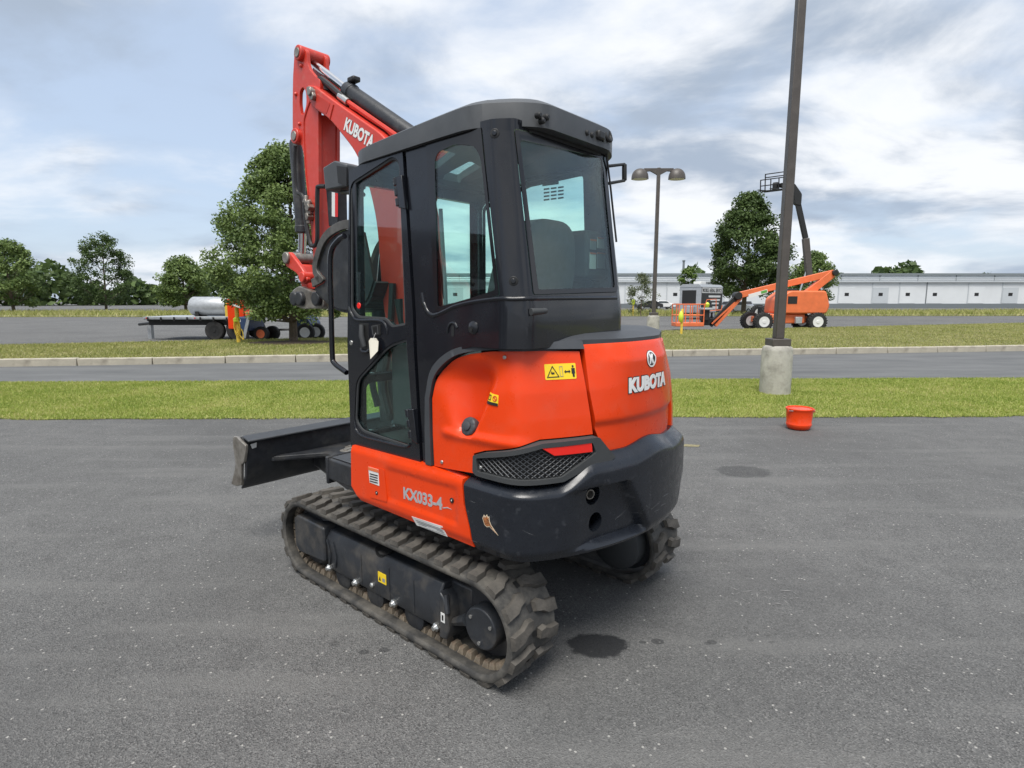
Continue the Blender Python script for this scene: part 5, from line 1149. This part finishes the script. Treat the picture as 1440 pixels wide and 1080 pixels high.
MB().lathe([(.06, 0), (.13, .08), (.14, .2), (.06, .30)], (bx1+.22, .7, bz0+1.02), (0, 0, 1), 10).build('lime_cover', LIME, bask)
MB().box(bx1-.05, jb_[0]+.15, .70, .90, bz0+.05, bz0+.45).build('basket_mount', INK, bask, bevel=.03)

# ---- enclosed trailer
TRX, TRZ = A(985, 440, 49)
TL = empty('enclosed_trailer', (TRX, 49, 0), R(-42)); tag(TL, 'black-sided enclosed service trailer with white lettering behind the boom lift basket', 'trailer')
# local: front face looks towards -y, length along +x
MB().prism(rnd([(-1.95, .55), (0, .55), (0, 2.72), (-.25, 2.92), (-1.7, 2.92), (-1.95, 2.72)], .05), 'y', 0, .06).build('front_wall', GALV, TL, bevel=.03)
MB().box(-1.7, -.45, -.03, .0, 1.25, 2.45).build('front_hatch', INK, TL, bevel=.01)
MB().box(-.01, 5.0, -.02, .10, .55, 2.70).build('side_wall', INK, TL, bevel=.02) if False else None
sw_ = MB().box(-.06, .0, .06, 4.4, .55, 2.72).build('side_wall', INK, TL, bevel=.02)
MB().box(-1.95, -1.89, .06, 4.4, .55, 2.72).build('side_wall', GALV, TL); MB().box(-1.95, 0, 4.40, 4.46, .55, 2.72).build('rear_wall', GALV, TL)
MB().prism(rnd([(-2.0, 2.70), (.05, 2.70), (-.22, 2.96), (-1.73, 2.96)], .08), 'y', -.03, 4.5).build('roof', GALV, TL, bevel=.03); MB().box(-1.3, -.6, 1.2, 2.2, 2.96, 3.2).build('roof_unit', PAPER, TL, bevel=.04)
for q, (tx_, z0_, z1_, a_, b_) in enumerate((('MOBILE AERIAL SERVICE', 2.28, 2.62, .25, 4.2), ('INSPECTIONS  REPAIRS', 1.85, 2.02, 1.5, 4.0), ('PARTS  SALES', 1.55, 1.70, 1.9, 3.9), ('TRAINING', 1.26, 1.40, 2.2, 3.7))):
    if q == 0: lb = MB().box(.0005, .008, .15, 4.3, 2.22, 2.68).build('name_board', PAPER, sw_); lettering('name_lettering', tx_, a_, b_, z0_, z1_, lambda x, y, t: (.014-.004*t, x, y), INK, lb, offset=.03)
    else: MB().box(.001, .006, a_, b_, z0_, z1_).build('print_line', PAPER, sw_)
MB().box(.001, .006, 2.4, 3.6, .85, 1.08).build('print_line', PAPER, sw_)
for yy in (1.9, 2.75): wheel(TL, -.12, yy, .36, .36, .22, GALV, lug=False, ax=(1, 0, 0))
MB().box(-.15, .02, 1.45, 3.2, .55, .80).build('mudguard', GALV, TL, bevel=.04); MB().tube([(-.4, 0, .5), (-.95, -1.4, .5), (-1.5, 0, .5)], .05, 6).build('drawbar', INK, TL); MB().box(-1.35, -.5, -.35, -.03, .55, 1.1).build('front_box', GALV, TL, bevel=.03)

# ---- telehandler behind, boom raised
YT = 46.0; tk = 819.7/YT; Tx = lambda px: A(px, 440, YT)[0]-A(1074, 440, YT)[0]; Tz = lambda py: A(1090, py, YT)[1]
TH = empty('telehandler', (A(1074, 440, YT)[0], YT-.9, 0)); tag(TH, 'dark telehandler with forks on a raised boom behind the tall light pole', 'telehandler')
for xx in (0, 3.1):
    for yy in (0, 1.9): wheel(TH, xx, yy, .62, .62, .42, PAPER)
MB().box(-.3, 3.7, .45, 1.45, .55, 1.15).build('chassis', INK, TH, bevel=.08); MB().prism(rnd([(.9, 1.1), (2.1, 1.1), (2.1, 2.5), (1.15, 2.5), (.85, 1.8)], .1), 'y', -.05, .75).build('cab', INK, TH, bevel=.05)
MB().box(1.0, 2.0, -.065, -.045, 1.75, 2.35).build('cab_window', GLASSD, TH); MB().box(1.9, 3.9, .8, 1.9, 1.1, 1.75).build('engine_cover', SIGNY, TH, bevel=.1)
pivot = (3.5, 1.1, Tz(392)); knee = (Tx(1127), 1.1, Tz(335)); nose = (Tx(1112), 1.1, Tz(282)); headp = (Tx(1103), 1.1, Tz(262)); tip = (Tx(1086), 1.1, Tz(259))
bo = beam(MB(), pivot, knee, .17, .24).build('boom', BRONZE, TH, bevel=.03); beam(MB(), knee, nose, .13, .19).build('inner_boom', INK, bo, bevel=.03)
MB().prism(rnd([(nose[0]+.25, nose[2]-.35), (nose[0]+.25, nose[2]+.5), (headp[0]+.15, headp[2]+.22), (tip[0], tip[2]+.12), (tip[0], tip[2]-.18), (headp[0]+.05, headp[2]-.2), (nose[0]-.22, nose[2]-.3)], .12), 'y', .92, 1.28).build('boom_head', INK, bo, bevel=.03)
fc = MB().box(-.08, .06, -.8, .8, -.5, -.34).build('fork_carriage', INK, TH, bevel=.02); fc.location = (tip[0]-.35, tip[1], tip[2]); fc.rotation_euler = (0, R(-6), R(48))
MB().prism(rnd([(-.1, -.5), (.5, -.35), (.6, .1), (.1, .2), (-.1, .1)], .06), 'y', -.16, .16).build('tilt_head', INK, fc, bevel=.02)
for zz, hw in ((-.42, 1.1), (.02, 1.1), (.46, 1.1), (.60, .75), (.85, .75)): MB().box(-.06, 0, -hw, hw, zz-.035, zz+.035).build('carriage_bar', INK, fc)
for yy, zt_ in ((-1.07, .46), (-.72, .85), (-.3, .5), (.3, .5), (.72, .85), (1.07, .46)): MB().box(-.06, 0, yy-.035, yy+.035, -.45, zt_).build('carriage_bar', INK, fc)
for yy in (-.45, .45): MB().prism([(-.02, -.35), (-.02, -.50), (-2.3, -.42), (-2.3, -.39), (-.2, -.38)], 'y', yy-.08, yy+.08).build('fork', INK, fc)
MB().tube([(2.6, 1.1, 1.4), (pivot[0]-.1, 1.1, pivot[2]+1.2)], .07, 8).build('lift_cylinder', GALV, TH)

# ---- flatbed with tank and orange machine; blue ramp trailer
YF = 24.0; Fx = lambda px: A(px, 460, YF)[0]; Fz = lambda py: A(330, py, YF)[1]; fx0 = Fx(318)
FT = empty('flatbed_trailer', (fx0, YF, 0)); tag(FT, 'dark flatbed trailer on twin wheels beside the yellow marker post', 'trailer')
MB().box(-3.4, .85, 0, 2.3, .86, .98).build('bed', GALV, FT, bevel=.01); MB().box(-3.4, .8, .3, 2.0, .62, .86).build('chassis_rail', INK, FT, bevel=.02); MB().box(-3.4, .82, -.02, .0, .90, .97).build('side_rail', GALV, FT)
for xx in (-.55, .35): wheel(FT, xx, .2, .40, .40, .26, INK, lug=False); wheel(FT, xx, 2.0, .40, .40, .26, INK, lug=False)
for xx in np.linspace(-3.2, .6, 8): MB().box(xx-.03, xx+.03, -.05, -.021, .80, .97).build('stake_pocket', INK, FT)
for xx in (-3.2, -1.2, .6): MB().box(xx-.08, xx-.035, -.035, -.021, .90, .95).build('marker_lamp', REDL, FT)
MB().tube([(-3.4, .5, .7), (-4.3, 1.1, .62), (-3.4, 1.8, .7)], .06, 8).build('drawbar', INK, FT)
MB().box(-3.9, -3.75, 1.0, 1.2, .0, .75).build('jack_leg', GALV, FT)
TK = empty('storage_tank', (fx0, YF, .98)); tag(TK, 'pale cylindrical tank lying on the flatbed trailer', 'tank')
MB().lathe([(.10, -.06), (.34, -.02), (.40, .06), (.40, 1.9), (.34, 1.98), (.1, 2.02)], (-1.75, .8, .42), (1, 0, 0), 28).build('shell', GALV, TK); MB().box(-1.5, -1.35, .45, 1.15, 0, .2).build('saddle', INK, TK); MB().box(.0, .15, .45, 1.15, 0, .2).build('saddle', INK, TK)
OM = empty('orange_chipper', (fx0, YF, .0)); tag(OM, 'orange machine with a yellow side panel standing behind the marker post', 'machine')
MB().prism(rnd([(.38, .5), (1.05, .5), (1.05, 1.62), (.90, 1.62), (.82, 1.70), (.38, 1.70)], .04), 'y', -.6, -.05).build('body', ORANGE, OM, bevel=.03); MB().box(.28, .40, -.58, -.08, 1.0, 1.55).build('side_panel', SIGNY, OM, bevel=.01); MB().prism([(.60, 1.55), (.95, 1.40), (.95, 1.33), (.60, 1.45)], 'y', -.615, -.601).build('white_stripe', PAPER, OM)
MB().box(1.06, 1.30, -.55, -.1, .95, 1.2).build('chute', LIFTO, OM, bevel=.03); MB().box(.45, 1.0, -.5, -.1, 0, .5).build('stand', INK, OM, bevel=.02)
RT = empty('ramp_trailer', (Fx(346), YF-.9, 0)); tag(RT, 'dark blue trailer with a sloping steel ramp near the orange machine', 'trailer')
MB().box(0, .55, 0, 1.4, .45, .98).build('body', BLUEM, RT, bevel=.03); MB().prism([(.0, .98), (1.25, 1.15), (1.25, 1.05), (.55, .92), (.3, .42), (.15, .42)], 'y', .05, 1.3).build('deck', BLUEM, RT, bevel=.01)
MB().prism([(.50, .98), (.62, .98), (.38, .15), (.25, .15)], 'y', -.06, .0).build('support_leg', GALV, RT); MB().box(.06, .22, -.012, .0, .80, .9).build('plate', PAPER, RT); MB().box(.1, .2, -.012, 0, .6, .66).build('tail_light', REDL, RT)
wheel(RT, .78, .55, .30, .30, .22, LIFTO, lug=False); wheel(RT, 1.0, 1.1, .30, .30, .22, INK, lug=False)
BT = empty('blue_compressor', (Fx(420), YF-.3, 0)); tag(BT, 'dark blue towable compressor with white wheels right of the tree trunk', 'trailer')
MB().prism(rnd([(-.15, .35), (.55, .35), (.60, .7), (.40, 1.03), (-.15, 1.03)], .05), 'y', 0, 1.3).build('body', BLUEM, BT, bevel=.03); MB().tube([(-.15, .65, .45), (-1.2, .65, .42)], .05, 6).build('drawbar', INK, BT)
wheel(BT, .42, -.1, .36, .36, .20, PAPER, lug=False); wheel(BT, .70, .35, .36, .36, .20, PAPER, lug=False)

# ---- warehouse
WY = 112.0; wx = lambda px: A(px, 430, WY)[0]
WH = empty('warehouse', (0, WY, 0)); tag(WH, 'long low pale warehouse with dock doors beyond the far verge', 'building')
x0, x1 = wx(560), wx(1700); zt = A(930, 386, WY)[1]; zm = A(930, 397, WY)[1]
MB().box(x0, x1, 3.0, 40, 0, zt).build('upper_wall', WALLG, WH); MB().box(x0-.3, x1+.3, 2.7, 40.3, zt, zt+.35).build('roof', ROOFG, WH)
MB().box(x0, x1, 0, 2.98, 0, zm).build('dock_wall', WALLW, WH); MB().box(x0-.2, x1+.2, -.4, 3.0, zm, zm+.22).build('canopy', WALLG, WH)
rk = random.Random(11); xx = x0+3
while xx < x1-5:
    dd_ = MB().box(xx, xx+3.0, -.06, .0, .9, 3.9).build('dock_door', WALLG if rk.random() < .5 else WALLW, WH); MB().box(xx-.15, xx+3.15, -.05, -.001, .75, 4.05).build('door_seal', ROOFG, WH) if False else MB().box(xx+1.1, xx+1.9, -.08, -.061, 2.3, 2.9).build('door_window', INK, dd_)
    MB().box(xx-.2, xx-.08, -.1, 0, .0, zm).build('downpipe', ROOFG if rk.random() < .3 else WALLG, WH); xx += rk.choice((5.2, 6.5, 8.0))
xx = x0+4
while xx < x1-3: MB().box(xx, xx+.12, 2.9, 3.0, zm+.25, zt).build('panel_joint', ROOFG, WH); xx += 7.5
for z_ in (zm+.5, zm+.9): MB().cyl((x0, 2.6, z_), (x1, 2.6, z_), .09, n=6).build('pipe_run', GALV, WH)
MB().box(x0, x1, -.12, 0, 0, .85).build('plinth', ROOFG, WH)
CHN = empty('chimney_stack', (wx(976), WY+8, zt+.3)); tag(CHN, 'thin dark stack on the warehouse roof', 'chimney'); MB().lathe([(.25, 0), (.22, 2.6), (.3, 2.65), (.3, 2.9)], (0, 0, 0), (0, 0, 1), 12).build('pipe', ROOFG, CHN)

# ---- parked cars by the warehouse
def car(px, Y, rz, mat, label):
    rt = empty('parked_car', (A(px, 440, Y)[0], Y, 0), rz); tag(rt, label, 'car', 'cars parked before the warehouse')
    pr = [(-2.2, .35), (-2.25, .75), (-1.9, .95), (-1.2, 1.02), (-.6, 1.42), (.9, 1.45), (1.6, 1.05), (2.15, .95), (2.25, .6), (2.2, .35)]
    MB().prism(rnd(pr, .12), 'y', -.88, .88).build('body', mat, rt, bevel=.10, seg=3)
    for sg in (-1, 1): MB().prism(rnd([(-1.0, 1.03), (-.52, 1.36), (.85, 1.38), (1.35, 1.06)], .04), 'y', sg*.86, sg*.885).build('side_glass', GLASSD, rt)
    MB().prism([(1.5, 1.07), (.95, 1.40), (.97, 1.42), (1.55, 1.09)], 'y', -.75, .75).build('windscreen', INK, rt)
    for xx in (-1.4, 1.4):
        for sg in (-1, 1): wheel(rt, xx, sg*.80, .33, .33, .20, GALV, lug=False)
    for sg in (-1, 1): MB().box(2.2, 2.262, sg*.65-.15, sg*.65+.15, .68, .82).build('headlight', PAPER, rt)
car(1032, 68, R(-150), WHITE, 'white car parked under the dark shade tree'); car(1043, 74, R(-95), pmat('car_grey', (.2, .21, .23), .3, coat=.6), 'grey car parked behind the boom lift'); car(930, 100, R(-170), WHITE, 'white car parked close to the warehouse docks')
car(912, 98, R(8), pmat('car_black', (.02, .02, .022), .3, coat=.6), 'black car parked by the warehouse dock doors')

# ---- orange tub and a stack of tyres at the lot's edge
ux, uy = G(1129, 606); TB = empty('round_tub', (ux, uy+.12, 0)); TB.scale = (.70, .70, .70); tag(TB, 'orange round steel tub with a rolled rim standing before the weathered lamp base', 'tub')
MB().lathe([(.16, 0), (.20, .03), (.225, .10), (.222, .115), (.215, .125), (.232, .34), (.238, .37), (.246, .385), (.246, .40), (.236, .408), (.222, .40), (.20, .15), (.17, .10)], (0, 0, 0), (0, 0, 1), 40).build('shell', ORANGE, TB, ang=50)
MB().lathe([(.19, .375), (.205, .38), (.21, .392), (.05, .40)], (0, 0, 0), (0, 0, 1), 40).build('lid', ORANGE, TB, ang=50)
MB().tube([(.245*math.cos(q), -.06-.13*math.sin(q), .36+.02*math.sin(q)) for q in np.linspace(0, math.pi, 15)], .006, 6).build('bail_handle', BOLT, TB)
for sg in (1, -1): MB().box(sg*.24-.015, sg*.24+.015, -.075, -.045, .33, .39).build('handle_lug', ORANGE, TB, bevel=.004)

# ---- woods far off
rg = np.random.default_rng(77); n = 34000; th = rg.uniform(-1.25, 1.25, n); cx_ = np.sin(np.round(th*26)/26); dist = 190+rg.uniform(-12, 12, n)
hgt = 7.5+2.5*np.sin(th*23)+1.8*np.sin(th*61+1)+1.0*np.sin(th*140); zz = hgt*rg.uniform(0, 1, n)**.7
P = np.stack([np.sin(th)*dist, np.cos(th)*dist+14, zz], 1); a_ = rg.normal(0, 1, (n, 3)); a_ /= np.linalg.norm(a_, axis=1)[:, None]; b_ = np.cross(a_, rg.normal(0, 1, (n, 3))); b_ /= np.linalg.norm(b_, axis=1)[:, None]
sz = rg.uniform(.5, 1.3, n)[:, None]; V3 = np.stack([P-a_*sz, P+b_*sz*.7, P+a_*sz, P-b_*sz*.7], 1)
tag(tri_mesh('distant_woods', V3, rg.uniform(0, 1, n), LEAF2, 4), 'low dark line of woods on the horizon', 'woods', kind='stuff')
# ---- neighbours in the machine row: out of the frame, mirrored in the black paint and the glass
KEEP = ('side_skirt', 'deck', 'side_cover', 'tail_cover', 'cover_top', 'counterweight', 'cab_frame', 'door', 'roof', 'boom', 'arm', 'rubber_track', 'track_frame', 'dozer_blade', 'right_tank_cover', 'front_frame', 'centre_frame', 'arm_cylinder')
for (x_, y_, lb_) in ((-11.5, 1.5, 'orange excavator next in the row whose red side is mirrored in the black door'), (12.5, 1.0, 'orange excavator next in the row whose red side is mirrored in the cab rear')):
    c = EX.copy(); COL.objects.link(c); c.location = (x_, y_, 0); c['label'] = lb_; c['group'] = 'excavators parked in a row'
    for ch in list(EX.children):
        if ch.name.split('.')[0] in KEEP: q = ch.copy(); COL.objects.link(q); q.parent = c
EX['group'] = 'excavators parked in a row'
# ---- the dealer's building along the lot: out of the frame, mirrored in paint and glass
DB = empty('dealer_building', (-25, 0, 0)); tag(DB, 'grey metal-clad dealer building along the side of the lot', 'building')
MB().box(-14, 0, -30, 14, 0, 5.4).build('wall', pmat('dealer_wall_cladding', (.16, .165, .17), .7, var=.1), DB); MB().box(-14.4, .4, -30.4, 14.4, 5.4, 5.8).build('roof', ROOFG, DB)
for k in range(5): MB().box(.001, .08, -26+k*8, -22+k*8, 0, 3.8).build('roller_door', WALLG, DB)

# ---- pale scuffs and a worn paint mark on the asphalt
rs = random.Random(21); scm = MB()
for k in range(22):
    px_, py_ = (rs.uniform(1030, 1125), rs.uniform(826, 852))
    x_, y_ = G(px_, py_); a_ = rs.uniform(0, math.pi); ln = rs.uniform(.01, .035); wd = rs.uniform(.002, .004); c_, s_ = math.cos(a_), math.sin(a_)
    scm.add([(x_-c_*ln, y_-s_*ln, .004), (x_+s_*wd, y_-c_*wd, .004), (x_+c_*ln, y_+s_*ln, .004), (x_-s_*wd, y_+c_*wd, .004)], [(0, 1, 2, 3)])
o = scm.build('pavement_scuffs', pmat('pale_scuff', (.25, .248, .24), .9), recalc=False); o['kind'] = 'structure'
x_, y_ = G(968, 627); o = MB().add([(x_-.12, y_-.03, .004), (x_+.10, y_-.06, .004), (x_+.15, y_+.03, .004), (x_-.02, y_+.07, .004)], [(0, 1, 2, 3)]).build('worn_paint_mark', pmat('faded_yellow_paint', (.22, .195, .11), .9, var=.3, vscale=40), recalc=False); o['kind'] = 'structure'
